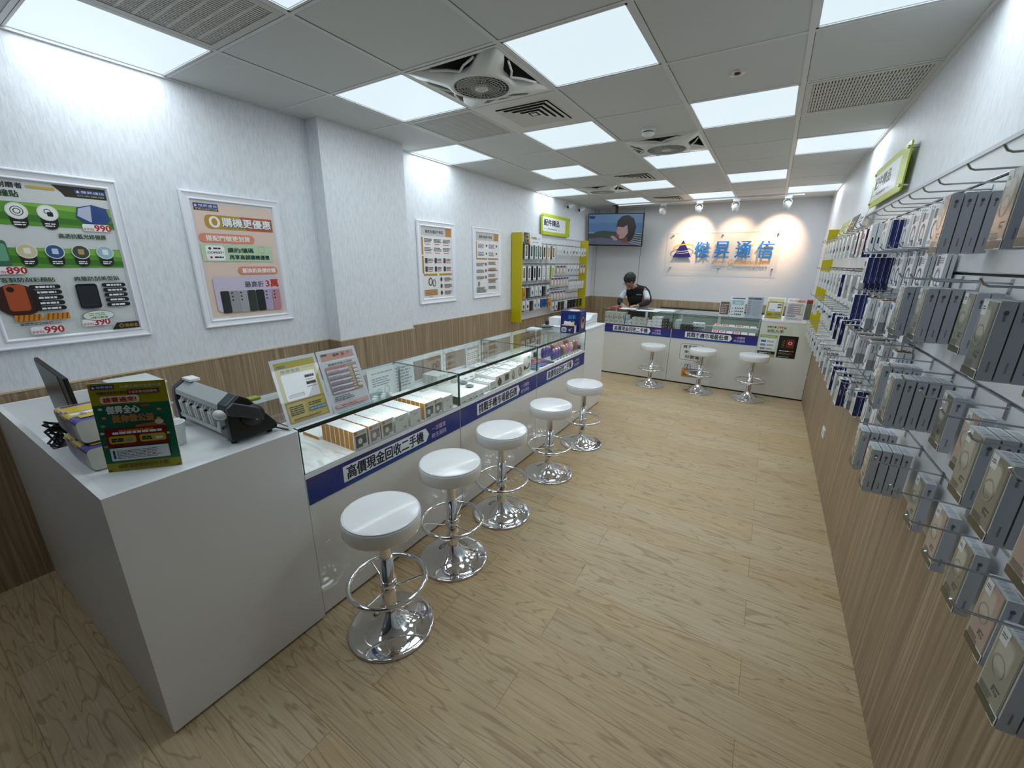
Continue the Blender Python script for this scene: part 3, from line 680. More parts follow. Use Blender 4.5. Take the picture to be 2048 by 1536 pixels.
G1 = M('#5c9a2e', .4); G2 = M('#3d7a24', .4); G3 = M('#86b948', .4); K1 = M('#1a1a1a', .4); RED = M('#c0222c', .4); GRY = M('#8d9298', .4)
def pill(c, x, y, w, h, t, mat=K1):
    c.rect(x, y, w, h, mat, h/2); c.greek(x+w*.2, y+h*.25, w*.62, h*.5, 1, INKW, .9, .05)
def price(c, x, y, h, t): c.rect(x-.045, y-.002, .105, h*1.15, M('#f3f3f3', .4), h*.3); c.text('優惠價$', x-.043, y+.001, h*.45, RED, w=.04); c.text(t, x, y, h, RED, bold=.05)
def d_f1(c, w, h):
    c.poly([(w*.66, h*.955), (w*.6, h), (w, h), (w, h*.93), (w*.68, h*.93)], M('#30260f', .4)); c.logo(w*.76, h*.955, .022, w*.235, '玩命關頭')
    c.text('開箱實機耐磨者', w*.02, h*.955, .024, K1, w=w*.38, bold=.03); c.rect(w*.42, h*.962, w*.2, .012, M('#c9b04a', .4), .006)
    c.text('晶鑽防撞貼', w*.06, h*.9, .028, M('#1f4a17', .4), w=w*.3, bold=.03)
    for y0, y1 in ((.70, .885), (.43, .60)):
        c.rect(0, h*y0+.02, w, h*(y1-y0)-.03, G1); c.poly([(0, h*y0+.045), (w, h*y0+.025), (w, h*y0+.05), (0, h*y0+.08)], G2, 1); c.poly([(w*.3, h*y1-.02), (w, h*y1-.05), (w, h*y1-.012), (w*.3, h*y1-.012)], G3)
    for k in range(3):
        x = w*(.11+.205*k); y = h*.815
        c.rect(x-.028, y-.075, .056, .09, K1, .028); c.ell(x, y, .036, .036, M('#dfe6dd', .4)); c.ell(x, y, .031, .031, M('#f2f4f0', .4))
        if k == 0: c.rect(x-.018, y-.014, .036, .026, K1, .003)
        if k == 1: c.ring(x, y, .021, .021, .003, K1); c.ring(x, y, .012, .012, .003, K1)
        if k == 2: c.ring(x, y+.006, .012, .012, .003, K1); c.rect(x-.003, y-.016, .02, .02, K1, .004)
        c.greek(x-.02, y-.062, .04, .02, 2, INKW)
    c.poly([(w*.72, h*.80), (w*.74, h*.865), (w*.86, h*.89), (w*.97, h*.87), (w*.985, h*.79), (w*.9, h*.745), (w*.80, h*.755)], M('#2e4a86', .2)); c.poly([(w*.73, h*.81), (w*.75, h*.86), (w*.85, h*.882), (w*.83, h*.77)], M('#b9c4d6', .2))
    price(c, w*.84, h*.712, .03, '990')
    c.text('高透抗藍光修復膜', w*.55, h*.655, .022, M('#1f4a17', .4), w=w*.36, bold=.03)
    c.rect(w*.03, h*.47, w*.15, h*.16, M('#3e6e55', .3), .012); c.rect(w*.04, h*.5, w*.13, h*.11, M('#6ca98a', .3), .01)
    for k in range(4):
        x = w*(.30+.19*k); y = h*.565
        c.rect(x-.026, y-.07, .052, .085, K1, .026); c.ell(x, y, .034, .034, M('#dfe6dd', .4)); c.ell(x, y, .03, .03, M(('#d8c9a0', '#33548a', '#3d4f3c', '#9fc3cf')[k], .4)); c.rect(x-.01, y-.012, .022, .026, M(('#f1efe4', '#c9d8ec', '#c29a6a', '#eef5f6')[k], .4), .004); c.greek(x-.018, y-.058, .036, .018, 2, INKW)
    price(c, w*.13, h*.42, .03, '890')
    c.rect(w*.49, h*.03, .0012, h*.34, M('#b9bcbf', .4))
    c.text('客製防刮彩顏貼', w*.07, h*.365, .022, M('#1f4a17', .4), w=w*.36, bold=.03); c.text('典雅防刮美型貼', w*.57, h*.365, .022, M('#1f4a17', .4), w=w*.36, bold=.03)
    c.ell(w*.14, h*.25, .075, .075, M('#3a1a12', .4)); c.rect(w*.07, h*.18, w*.14, h*.17, M('#b4532c', .3), .012); c.ell(w*.11, h*.32, .012, .012, M('#2a1512', .3))
    for k in range(5): pill(c, w*.235, h*(.318-.036*k), w*.22, .02, ''); pill(c, w*.77, h*(.318-.036*k), w*.2, .02, '')
    c.rect(w*.56, h*.17, w*.17, h*.175, M('#17181a', .2), .012); c.rect(w*.57, h*.18, w*.15, h*.15, M('#2a2c33', .2), .01)
    for k in range(2):
        c.rect(w*(.08+.2*k), h*.11, w*.18, .03, M('#c98f22', .4))
        for q in range(5): c.poly([(w*(.09+.2*k+.034*q), h*.11), (w*(.10+.2*k+.034*q), h*.11), (w*(.12+.2*k+.034*q), h*.11+.03), (w*(.105+.2*k+.034*q), h*.11+.03)], M('#a9411c', .4), 0 if q else 1)
    c.greek(w*.1, h*.083, w*.3, .012, 2, K1); price(c, w*.25, h*.02, .032, '990'); price(c, w*.63, h*.045, .030, '390')
    c.ell(w*.68, h*.115, .062, .026, K1); c.ell(w*.68, h*.115, .060, .024, M('#e9ebe9', .4)); c.greek(w*.6, h*.115, w*.16, .018, 2, G3); c.text('4種可觀賞', w*.61, h*.092, .011, K1, w=w*.14)
    c.poly([(w*.76, 0), (w, 0), (w, .036), (w*.81, .036)], M('#241d10', .4)); c.ring(w*.845, .018, .01, .01, .003, M('#b99b4a', .4)); c.text('黑朝者', w*.875, .008, .018, M('#b99b4a', .4), w=w*.115)
def d_f2(c, w, h):
    c.rect(.004, .004, w-.008, h-.012, M('#e3cbbd', .4), .03); c.rect(.004, h*.5, w*.3, h*.48, M('#e3cbbd', .4)); c.rect(w*.5, h*.08, w*.46, h*.4, M('#e6d2c6', .4), .04)
    c.logo(.012, h*.945, .026, w*.28, '手機市場最低價'); c.rect(.004, 0, w*.2, .01, M('#e6e7e8', .4))
    c.rect(w*.12, h*.78, w*.86, h*.115, M('#b8902c', .35), .03); c.poly([(w*.62, h*.78), (w*.98, h*.78), (w*.98, h*.895), (w*.55, h*.895)], M('#bb5631', .35))
    c.rect(w*.17, h*.79, w*.13, h*.095, M('#eef0f0', .4), .035); c.ell(w*.235, h*.838, .016, .022, M('#b8902c', .4))
    c.text('購機更優惠', w*.33, h*.80, h*.075, M('#2f6077', .4), w=w*.63, bold=.07); c.text('購機更優惠', w*.325, h*.804, h*.075, M('#f4f4f2', .4), w=w*.63, bold=.03)
    c.rect(w*.02, h*.665, w*.68, h*.075, M('#dc8a71', .4), .025); c.text('搭配門號更划算', w*.1, h*.68, h*.045, M('#f7f1ec', .4), w=w*.54, bold=.03)
    c.rect(w*.02, h*.505, w*.9, h*.145, M('#bcd3b2', .4), .012); c.rect(w*.07, h*.515, w*.22, h*.125, M('#f2f3f0', .4), .014)
    c.ell(w*.12, h*.615, .008, .008, M('#2b3b55', .4)); c.greek(w*.16, h*.61, w*.11, .01, 1, K1, .9); c.text('OOMSET?', w*.085, h*.572, .012, K1, w=w*.19, bold=.04); c.ell(w*.12, h*.54, .007, .007, RED); c.greek(w*.16, h*.535, w*.11, .01, 1, K1, .9)
    c.text('續約/攜碼', w*.33, h*.583, h*.042, M('#1f3a33', .4), w=w*.33, bold=.03); c.text('再享高額購機優惠', w*.34, h*.523, h*.04, M('#1f3a33', .4), w=w*.53, bold=.03); c.ring(w*.78, h*.62, .024, .024, .005, M('#d9c7a4', .4))
    c.rect(w*.42, h*.39, w*.54, h*.07, M('#dc8a71', .4), .025); c.text('舊換新高價收購', w*.47, h*.403, h*.042, M('#f7f1ec', .4), w=w*.46, bold=.03)
    c.rect(w*.08, h*.06, w*.88, h*.31, M('#cfc3d9', .4), .02)
    c.text('最高折', w*.47, h*.27, h*.055, M('#2a2f4a', .4), w=w*.26, bold=.02); c.text('3萬', w*.76, h*.265, h*.075, M('#c23a22', .4), w=w*.18, bold=.05)
    for k, col in enumerate(('#2f3534', '#9c9c9e', '#a6a6aa', '#3a4238', '#262a2c', '#b3a5c2', '#c08a93')): x = w*(.14+.115*k); c.rect(x, h*.045, w*.11, h*.2, M(col, .25), .008); [c.ell(x+w*.03, h*(.225-.032*q), .0055, .0055, K1) for q in range(3)]
def d_f3(c, w, h, second=False):
    c.rect(0, h*.88, w, h*.12, M('#c4c3c1', .4)); c.text('優質周邊配件專區', w*.14, h*.915, h*.045, M('#2b2e33', .4), w=w*.58, bold=.02); c.rect(w*.8, h*.885, w*.2, h*.115, M('#b98144', .4))
    O = M('#b5843f', .4)
    if not second:
        for y in (.62, .36): c.rect(0, h*y, w*.06, h*.24, O)
        for k in range(2): c.rect(w*(.04+.5*k), h*.325, w*.44, h*.028, O)
        for r in range(2):
            for q in range(3):
                x, y = w*(.1+.3*q), h*(.63+.12*r); c.greek(x, y+.03, w*.26, .04, 3, K1); c.greek(x+.01, y+.008, w*.2, .012, 1, RED)
        for r in range(2):
            for q in range(3):
                x, y = w*(.1+.3*q), h*(.37+.12*r); c.rect(x, y+.01, w*.07, .05, M('#3a3d42', .4), .004); c.greek(x+w*.09, y+.03, w*.17, .03, 2, K1); c.greek(x+w*.09, y+.012, w*.17, .012, 1, RED)
        c.ring(w*.24, h*.24, .03, .04, .009, K1); c.ring(w*.36, h*.22, .026, .036, .007, K1); c.rect(w*.49, .01, .001, h*.3, GRY)
        for k in range(4): c.rect(w*.04, h*(.11-.022*k), w*.42, h*.015, O); 
        c.text('$2,690', w*.18, h*.012, .014, RED); 
        for k in range(3): c.ell(w*.6, h*(.27-.1*k), .014, .022, M('#2e3230', .4)); c.greek(w*.7, h*(.25-.1*k), w*.27, .035, 3, K1); c.greek(w*.72, h*(.235-.1*k), w*.2, .01, 1, RED)
    else:
        c.rect(0, h*.6, w*.05, h*.26, O)
        for k in range(2): c.rect(w*(.0+.52*k), h*.565, w*.48, h*.026, O)
        for r in range(2):
            for q in range(2): x, y = w*(.1+.46*q), h*(.61+.13*r); c.greek(x, y+.012, w*.28, .05, 4, M('#48618a', .4)); c.ell(x+w*.36, y+.04, .014, .014, M('#3a3d42', .4))
        for r in range(3): c.greek(w*.02, h*(.43-.11*r)+.02, w*.36, .04, 4, K1); c.rect(w*.4, h*(.44-.11*r)+.02, w*.06, .03, M('#555', .4) if False else M('#55585c', .4))
        for y in (.37, .22): c.rect(w*.52, h*y, w*.46, h*.02, O)
        for r in range(5): c.greek(w*.54, h*(.48-.105*r), w*.38, .04, 4, K1)
        c.ell(w*.12, h*.16, .024, .03, GRY); c.greek(w*.02, h*.01, w*.44, .07, 7, K1); c.rect(w*.49, .01, .001, h*.53, GRY)
XW = XL+.0015
frame((XW, -1.508, 1.174), (0, 1, 0), .578, .804, 'large framed green screen protector poster at the left edge', d_f1, '#d9dcdc')
frame((XW, -.657, 1.174), (0, 1, 0), .575, .806, 'framed peach poster left of the wall column', d_f2, '#e4e6e8')
frame((XW, 1.252, 1.172), (0, 1, 0), .573, .807, 'framed accessory price poster just beyond the column, larger rings pictured', lambda c, w, h: d_f3(c, w, h), '#e9e6e4', .055)
frame((XW, 2.152, 1.174), (0, 1, 0), .58, .804, 'framed accessory price poster beside the yellow rack', lambda c, w, h: d_f3(c, w, h, True), '#e9e6e4', .055)
# accessory signs on stand-offs
def acc_sign(o, u, w, h, label, txt='配件精品'):
    o = Vector(o); u = Vector(u); z = Vector((0, 0, 1)); n = u.cross(z)
    t = thing('accessory_sign', label, 'sign', tuple(o+u*w/2), 0, 'yellow-green accessory signs')
    def slab(b, a0, a1, d0, d1, mat, r):
        pts = []
        x0, y0, x1, y1 = a0[0], a0[1], a1[0], a1[1]
        for cx, cy, s0 in ((x1-r, y0+r, -90), (x1-r, y1-r, 0), (x0+r, y1-r, 90), (x0+r, y0+r, 180)):
            for k in range(5): a = math.radians(s0+22.5*k); pts.append((cx+r*math.cos(a), cy+r*math.sin(a)))
        vs = [o+u*x+z*y+n*d for d in (d0, d1) for x, y in pts]; k = len(pts)
        b.add(vs, [tuple(range(k))[::-1], tuple(range(k, 2*k))]+[(i, (i+1) % k, k+(i+1) % k, k+i) for i in range(k)], mat)
    b = MB(); slab(b, (0, 0), (w, h), .028, .036, M('#b9c62a', .3), .02); c = CV(b, o+n*.036, u, z)
    c.rect(w*.05, h*.16, w*.78, h*.68, M('#e8ecee', .3), .006); c.text(txt, w*.08, h*.44, h*.3, K1, w=w*.52, bold=.05)
    c.text('Accessory', w*.2, h*.24, h*.1, K1, w=w*.32, bold=.03); c.rect(w*.08, h*.28, w*.08, h*.012, K1); c.rect(w*.55, h*.28, w*.08, h*.012, K1)
    obj('panel', b, t)
    for x, y in ((.03, .03), (w-.03, .03), (.03, h-.03), (w-.03, h-.03)):
        b = MB(); p = o+u*x+z*y; b.tube([p, p+n*.044], .009, STEEL, 14); obj('standoff', b, t)
acc_sign((XL+.001, 3.77, 1.995), (0, 1, 0), .99, .29, 'yellow-green accessory sign above the left yellow rack')
acc_sign((XR-.001, 2.30, 1.995), (0, -1, 0), .93, .25, 'yellow-green accessory sign seen edge-on high on right wall')
# logo sign on the back wall
t = thing('logo_sign', 'large clear acrylic shop sign with blue letters on back wall', 'sign', (-.16, 5.9, 1.48))
b = MB(); b.box(-.98, .66, 5.900, 5.908, 1.485, 2.115, ACRYL, [M('#c9c4bd', .2)]*2+[None, None]+[M('#c9c4bd', .2)]*2); obj('acrylic_panel', b, t)
for x in (-.92, -.16, .60):
    for z in (1.54, 2.06):
        b = MB(); b.lathe([(.013, 5.893), (.013, YB)], (x, 0, z), STEEL, 16, axis='y'); b.lathe([(.001, 5.890), (.013, 5.893)], (x, 0, z), STEEL, 16, axis='y'); obj('standoff', b, t)
def letters(txt, x, z, h, wd, mat, nm, depth=.012, shear=0, bold=0.0, y=5.899):
    vs, fs, bb = glyphs(txt); sc = h/(bb[3]-bb[2]); sx = wd/(bb[1]-bb[0]); b = MB()
    for dx in ((0,) if not bold else (-bold, bold)):
        yo = .0006*(dx > 0)
        P = lambda a, c, yy: (x+(a-bb[0])*sx+shear*(c-bb[2])*sc+dx, yy-yo, z+(c-bb[2])*sc)
        b.add([P(a, c, y-depth-yo) for a, c in vs], fs, mat)
        from collections import Counter
        cnt = Counter()
        for f in fs:
            for i in range(len(f)): cnt[tuple(sorted((f[i], f[(i+1) % len(f)])))] += 1
        for f in fs:
            for i in range(len(f)):
                e = (f[i], f[(i+1) % len(f)])
                if cnt[tuple(sorted(e))] == 1: p, q = vs[e[0]], vs[e[1]]; b.add([P(*p, y-depth), P(*p, y), P(*q, y), P(*q, y-depth)], [(0, 1, 2, 3)], mat)
    obj(nm, b, t)
LB = M('#1f6fc0', .3, name='blue_letter')
for k, ch in enumerate('傑昇通信'): letters(ch, -.555+.305*k, 1.70, .255, .215, LB, 'letter', bold=.005)
letters('Jesen', -.27, 1.60, .072, .20, M('#c89038', .35), 'small_lettering', .006, .3, .002)
letters('Communication', -.04, 1.60, .075, .57, M('#c89038', .35), 'small_lettering', .006, .3, .002)
b = MB(); b.add([(-.895, 5.887, 1.71), (-.60, 5.887, 1.71), (-.7475, 5.887, 1.985), (-.895, 5.899, 1.71), (-.60, 5.899, 1.71), (-.7475, 5.899, 1.985)], [(0, 1, 2), (3, 5, 4), (0, 3, 4, 1), (1, 4, 5, 2), (2, 5, 3, 0)], M('#1c1468', .3)); obj('triangle', b, t)
b = MB(); c = CV(b, (-.7475, 5.886, 1.86), (1, 0, 0), (0, 0, 1)); c.u = Vector((math.cos(.1), 0, math.sin(.1))); c.v = Vector((-math.sin(.1), 0, math.cos(.1))); OG = M('#c99a4a', .3)
c.ring(.012, .0, .165, .062, .012, OG, 30, -20, 205); c.ring(.012, -.02, .165, .075, .012, OG, 30, -10, 190); c.ring(.012, 0, .165, .062, .010, M('#b9b4c9', .4), 24, 205, 340); c.ring(.012, -.02, .165, .075, .010, M('#b9b4c9', .4), 24, 195, 345); obj('orbit_ring', b, t)
# television
t = thing('television', 'black wall television hanging from the ceiling in the left corner', 'television', (-1.80, 5.5, 1.9))
tl, tr, br_, bl = Vector((-2.305, 5.45, 2.425)), Vector((-1.33, 5.45, 2.395)), Vector((-1.345, 5.53, 1.895)), Vector((-2.27, 5.53, 1.925))
tr = tl+(tr-tl); uu = (tr-tl).normalized(); vv = (tl-bl).normalized(); vv = (vv-uu*vv.dot(uu)).normalized(); nn = uu.cross(vv); W_ = (tr-tl).length; H_ = .53; o0 = tl-vv*H_
b = MB(); vs = [o0, o0+uu*W_, tl+uu*W_, tl]; b.add([p for p in vs]+[p-nn*.045 for p in vs], [(0, 1, 2, 3), (7, 6, 5, 4), (0, 4, 5, 1), (1, 5, 6, 2), (2, 6, 7, 3), (3, 7, 4, 0)], M('#0b0c10', .25)); obj('housing', b, t)
b = MB(); c = CV(b, o0+uu*.012+vv*.02, uu, vv); w_, h_ = W_-.024, H_-.032
def EM(hx, s=.55): return M(hx, .3, emit=s)
c.rect(0, 0, w_, h_, EM('#4a6f9d')); c.rect(0, h_*.72, w_, h_*.28, EM('#5b7ca5')); c.poly([(0, h_*.38), (w_*.28, h_*.47), (w_*.6, h_*.42), (w_, h_*.4), (w_, 0), (0, 0)], EM('#2d4038')); c.poly([(0, h_*.2), (w_*.25, h_*.24), (w_*.6, h_*.16), (w_, h_*.12), (w_, 0), (0, 0)], EM('#565a70')); c.rect(0, h_*.38, w_*.12, h_*.025, EM('#8fa4b5'))
c.rect(w_*.01, h_*.86, w_*.11, h_*.09, EM('#1c3263'))
for k in range(6): c.poly([(w_*.76, h_*(.42-.06*k)), (w_, h_*(.38-.075*k)), (w_, h_*(.36-.075*k)), (w_*.76, h_*(.41-.06*k))], EM('#a9b6c0'), 0 if k else 1)
c.poly([(w_*.53, h_*.56), (w_*.55, h_*.78), (w_*.62, h_*.93), (w_*.74, h_*.97), (w_*.84, h_*.86), (w_*.89, h_*.6), (w_*.86, h_*.3), (w_*.8, h_*.12), (w_*.68, h_*.1), (w_*.66, h_*.5)], EM('#15100f'))
c.poly([(w_*.545, h_*.62), (w_*.73, h_*.66), (w_*.75, h_*.4), (w_*.68, h_*.22), (w_*.6, h_*.2), (w_*.565, h_*.33), (w_*.535, h_*.43), (w_*.55, h_*.5)], EM('#a3888c')); c.poly([(w_*.54, h_*.6), (w_*.66, h_*.58), (w_*.75, h_*.68), (w_*.7, h_*.85), (w_*.58, h_*.8)], EM('#1d1412'))
c.poly([(w_*.64, h_*.08), (w_*.76, h_*.08), (w_*.74, h_*.28), (w_*.66, h_*.22)], EM('#6d3a1e')); c.ell(w_*.565, h_*.31, w_*.03, h_*.045, EM('#a2232c'))
for k in range(4): c.ell(w_*(.47+.02*k), h_*(.27-.03*k), w_*.04, h_*.03, EM('#a08a97'))
obj('screen', b, t)
b = MB(); b.box(-1.845, -1.805, 5.52, 5.55, 2.2, H, DARK); b.box(-1.9, -1.75, 5.5, 5.57, H-.008, H, DARK); obj('ceiling_pole', b, t)
# power socket low on the right wainscot
t = thing('wall_socket', 'small white wall socket low on the right wood panelling', 'socket', (XR-.012, 2.02, .33))
b = MB(); b.box(XR-.018, XR-.0101, 1.96, 2.08, .295, .365, PLAST); obj('plate', b, t)
b = MB(); b.box(XR-.0195, XR-.018, 1.99, 2.05, .315, .345, M('#c5c7c8', .4)); obj('insert', b, t)
# ================================================================== THINGS ON AND IN THE LEFT COUNTERS
ORG = M('#c98a24', .4, name='orange_card'); BXW = M('#eef0f0', .4, name='white_card'); BXG = M('#d9dbd6', .4, name='pale_card')
ORD = ['frontmost', 'second', 'third', 'fourth', 'fifth', 'sixth', 'seventh', 'eighth']
def casebox(y0, y1, h, kind, win, X=-.912, n=7, d=.035, desc='', skew=0):
    """row of identical boxes standing one behind another, fronts to the aisle"""
    W = y1-y0
    t = thing('earbud_case_box', 'x', 'box', (X-d/2, (y0+y1)/2, ZG), 0, 'stacked accessory boxes in the near glass case')
    b = MB(); z0 = ZG; side = ORG if kind == 'o' else BXG
    b.box(X-d+.0012, X, y0, y1, z0, z0+h, BXG, [BXG, BXW, side, BXG, BXG, BXG])
    if kind == 'o': b.box(X-.004, X+.0002, y0-.0003, y0+.002, z0, z0+h, BXW)
    c = CV(b, (X, y0, z0), (0, 1, 0), (0, 0, 1))
    if kind == 'o':
        c.rect(.004, h*.79, .018, h*.17, ORG, .003); c.greek(.026, h*.85, W-.034, h*.09, 2, GRY)
        c.rect(W*.12, h*.1, W*.8, h*.62, M(win, .15), .002)
        c.ell(W*.45, h*.42, .012, .015, M('#d8d4cc', .2)); c.rect(W*.62, h*.06, W*.3, h*.16, BXG); c.greek(W*.66, h*.08, W*.22, h*.1, 2, GRY)
        s2 = CV(b, (X, y0, z0), (-1, 0, 0), (0, 0, 1)); s2.n = Vector((0, -1, 0)); s2.greek(.006, .01, d-.012, h-.02, 7, M('#bd8220', .5), .4, .1)
    else:
        c.ring(W*.12, h*.88, .005, .005, .0015, GRY); c.text('air', W*.32, h*.66, h*.13, GRY, w=W*.36); c.greek(W*.3, h*.34, W*.3, h*.03, 1, GRY); c.greek(W*.62, h*.12, W*.26, h*.14, 2, M('#5d6164', .5))
    s3 = CV(b, (X, y0, z0+h), (0, 1, 0), (-1, 0, 0)); s3.ring(W*.8, d*.5, .008, .006, .0012, GRY, 14, 200, 380); s3.greek(W*.15, d*.4, W*.3, .003, 1, GRY)
    obj('carton', b, t)
    if kind == 'o': b = MB(); b.box(X-.001, X+.0012, y0+W*.10, y0+W*.94, z0+h*.08, z0+h*.1, BXW); obj('window_lip', b, t)
    t['label'] = desc+', frontmost of its row'
    for k in range(1, n): dup(t, (X-d/2-d*k, (y0+y1)/2+skew*k+random.uniform(-.001, .001), ZG), 0, desc+', %s in its row from aisle' % ORD[k])
casebox(-.728, -.652, .095, 'o', '#2b2a20', n=7, desc='orange-sided earbud box with black window')
casebox(-.641, -.573, .095, 'o', '#8d7876', n=7, desc='orange-sided earbud box with pink window')
casebox(-.564, -.489, .095, 'o', '#77756a', n=7, desc='orange-sided earbud box with grey-beige window')
casebox(-.475, -.385, .088, 'w', '', n=7, desc='plain white earbud box left of the gap')
casebox(-.370, -.287, .088, 'w', '', n=7, desc='plain white earbud box beside the gap')
casebox(-.257, -.185, .098, 'o', '#4b4944', n=8, desc='orange-sided grey-window box, second group')
casebox(-.181, -.112, .098, 'o', '#6b6a62', n=8, desc='box with white-banded window, second group')
casebox(-.104, -.016, .09, 'w', '', n=5, desc='white box with ring print at the case seam')
# flat box lying behind the first row
t = thing('flat_carton', 'low orange-edged white box lying behind the first box row', 'box', (-1.22, -.70, ZG))
b = MB(); b.box(-1.30, -1.165, -.742, -.662, ZG, ZG+.016, BXW, [None, None, ORG, None, None, None]); obj('carton', b, t)
def carton(x0, x1, y0, y1, z0, h, label, front=None, top=None, col=BXW, fcol=BXG, cat='box', group='white cartons in the middle glass case', name='gadget_carton'):
    t = thing(name, label, cat, ((x0+x1)/2, (y0+y1)/2, z0), 0, group)
    b = MB(); b.box(x0, x1, y0, y1, z0, z0+h, col, [None, None, fcol, None, None, fcol])
    if front: front(CV(b, (x1, y0, z0), (0, 1, 0), (0, 0, 1)), y1-y0, h)
    if top: top(CV(b, (x1, y0, z0+h), (0, 1, 0), (-1, 0, 0)), y1-y0, x1-x0)
    obj('carton', b, t, .0008); return t
DG = M('#44484a', .4)
def f_cable(n):
    def f(c, w, h):
        for k in range(n): x = w*(k+.5)/n; c.ring(x, h*.55, .008, h*.22, .002, GRY, 16, 0, 200); c.greek(x-.015, h*.12, .02, h*.12, 1, DG); c.rect(x+.008, h*.1, .012, h*.16, DG)
    return f
def f_blob(hx, two=False):
    def f(c, w, h):
        c.ell(w*.5, h*.42, w*.26, h*.32, M(hx, .4)); c.rect(w*.4, h*.6, w*.2, h*.22, M(hx, .4), .004); c.greek(w*.7, h*.1, w*.25, h*.1, 2, DG)
        if two: c.ell(w*.46, h*.5, w*.14, h*.2, M('#c4b4a2', .4))
    return f
def t_rows(n, m):
    def f(c, w, d):
        for i in range(n):
            for j in range(m): c.rect(w*(i+.2)/n, d*(j+.3)/m, w*.5/n, d*.3/m, M('#9aa0a2', .5), 0, 0 if i+j else 1)
    return f
carton(-1.14, -.912, .055, .31, ZG, .046, 'wide low white carton at the seam of the middle case', f_cable(4))
carton(-1.10, -.925, .315, .385, ZG, .040, 'small low white carton beside the wide one', f_cable(1))
carton(-1.06, -.915, .39, .455, ZG, .062, 'white carton with tiny round icons, middle case', f_cable(2), t_rows(2, 3))
carton(-1.10, -.918, .46, .565, ZG, .085, 'carton with a dark mouse-shaped picture, middle case', f_blob('#4a4238'), t_rows(3, 3))
carton(-1.08, -.918, .57, .655, ZG, .088, 'carton with dark framed lantern picture, middle case', lambda c, w, h: (c.rect(w*.12, h*.3, w*.7, h*.55, M('#6b6a5c', .4)), c.rect(w*.3, h*.4, w*.35, h*.35, DG), c.greek(w*.1, h*.1, w*.7, h*.1, 2, GRY)), t_rows(2, 3))
carton(-1.08, -.92, .66, .745, ZG, .098, 'carton with a brown portrait picture, left one, middle case', f_blob('#8a7a6a', True), t_rows(2, 2))
carton(-1.10, -.92, .75, .855, ZG, .106, 'carton with a brown portrait picture, right one, middle case', f_blob('#8e7560', True), t_rows(2, 2))
carton(-1.02, -.93, .865, .99, ZG, .165, 'tall white carton with black headset picture, middle case', lambda c, w, h: (c.ring(w*.5, h*.45, w*.32, h*.2, .012, K1, 20, 200, 380), c.ell(w*.2, h*.35, .014, .02, K1), c.greek(w*.6, h*.75, w*.3, h*.14, 3, DG)), None)
carton(-1.28, -1.13, .40, .62, ZG, .04, 'flat white carton further back in the middle case', None, t_rows(3, 2))
carton(-1.30, -1.14, .66, .80, ZG, .07, 'square carton with small dark prints, back of middle case', None, t_rows(3, 3))
carton(-1.44, -1.30, .28, .40, ZG+.0, .07, 'blank pale carton at the back of the middle case')
for n, (x, y, a) in enumerate(((-1.13, .335, .4), (-1.05, .30, -.3))):
    t = thing('wireless_mouse', ('dark grey mouse lying on the wide low carton', 'round grey charger puck lying beside the mouse')[n], 'gadget', (x+.05, y-.03, ZG+.046), a, None)
    b = MB(); b.ball((x+.05, y-.03, ZG+.046+.009), .028, M('#6f7679', .3), 20, 1, .32); obj('shell', b, t)
    b = MB(); b.box(x+.042, x+.058, y-.032, y-.028, ZG+.0635, ZG+.0645, DARK); obj('button', b, t)
# price card leaning at the back of the middle case and a black marker on it
def d_card(c, w, h):
    c.greek(w*.08, h*.82, w*.45, h*.08, 1, GRY); c.greek(w*.08, h*.4, w*.4, h*.32, 4, M('#8b9092', .5)); c.greek(w*.58, h*.12, w*.36, h*.78, 7, M('#8b9092', .5)); c.ring(w*.2, h*.18, .022, .022, .004, GRY); c.ring(w*.36, h*.2, .022, .03, .004, GRY)
sheet('price_card', 'white printed card leaning inside the back of the near case end', 'card', (-1.440, -.20, ZG+.002), (0, 1, 0), (-.05, 0, 1), .40, .19, d_card, '#e6eded')
t = thing('black_rod', 'upright black rod standing before the leaning price card', 'rod', (-1.40, .02, ZG)); b = MB(); b.tube([(-1.40, .02, ZG), (-1.40, .02, ZG+.165)], .0075, DARK, 12); obj('shaft', b, t); b = MB(); b.lathe([(.008, .165), (.013, .18), (.001, .19)], (-1.40, .02, ZG), GRY, 14); obj('tip', b, t)
sheet('price_card', 'beige price list card at the back of the middle case', 'card', (-1.440, .80, ZG+.002), (0, 1, 0), (-.05, 0, 1), .20, .18, lambda c, w, h: [c.rect(w*.08, h*(.1+.22*k), w*.84, h*.18, M('#a99480', .5), 0, 1 if k == 0 else 0) for k in range(4)] and c.greek(w*.12, h*.14, w*.7, h*.7, 8, INKW), '#dcdcd6')
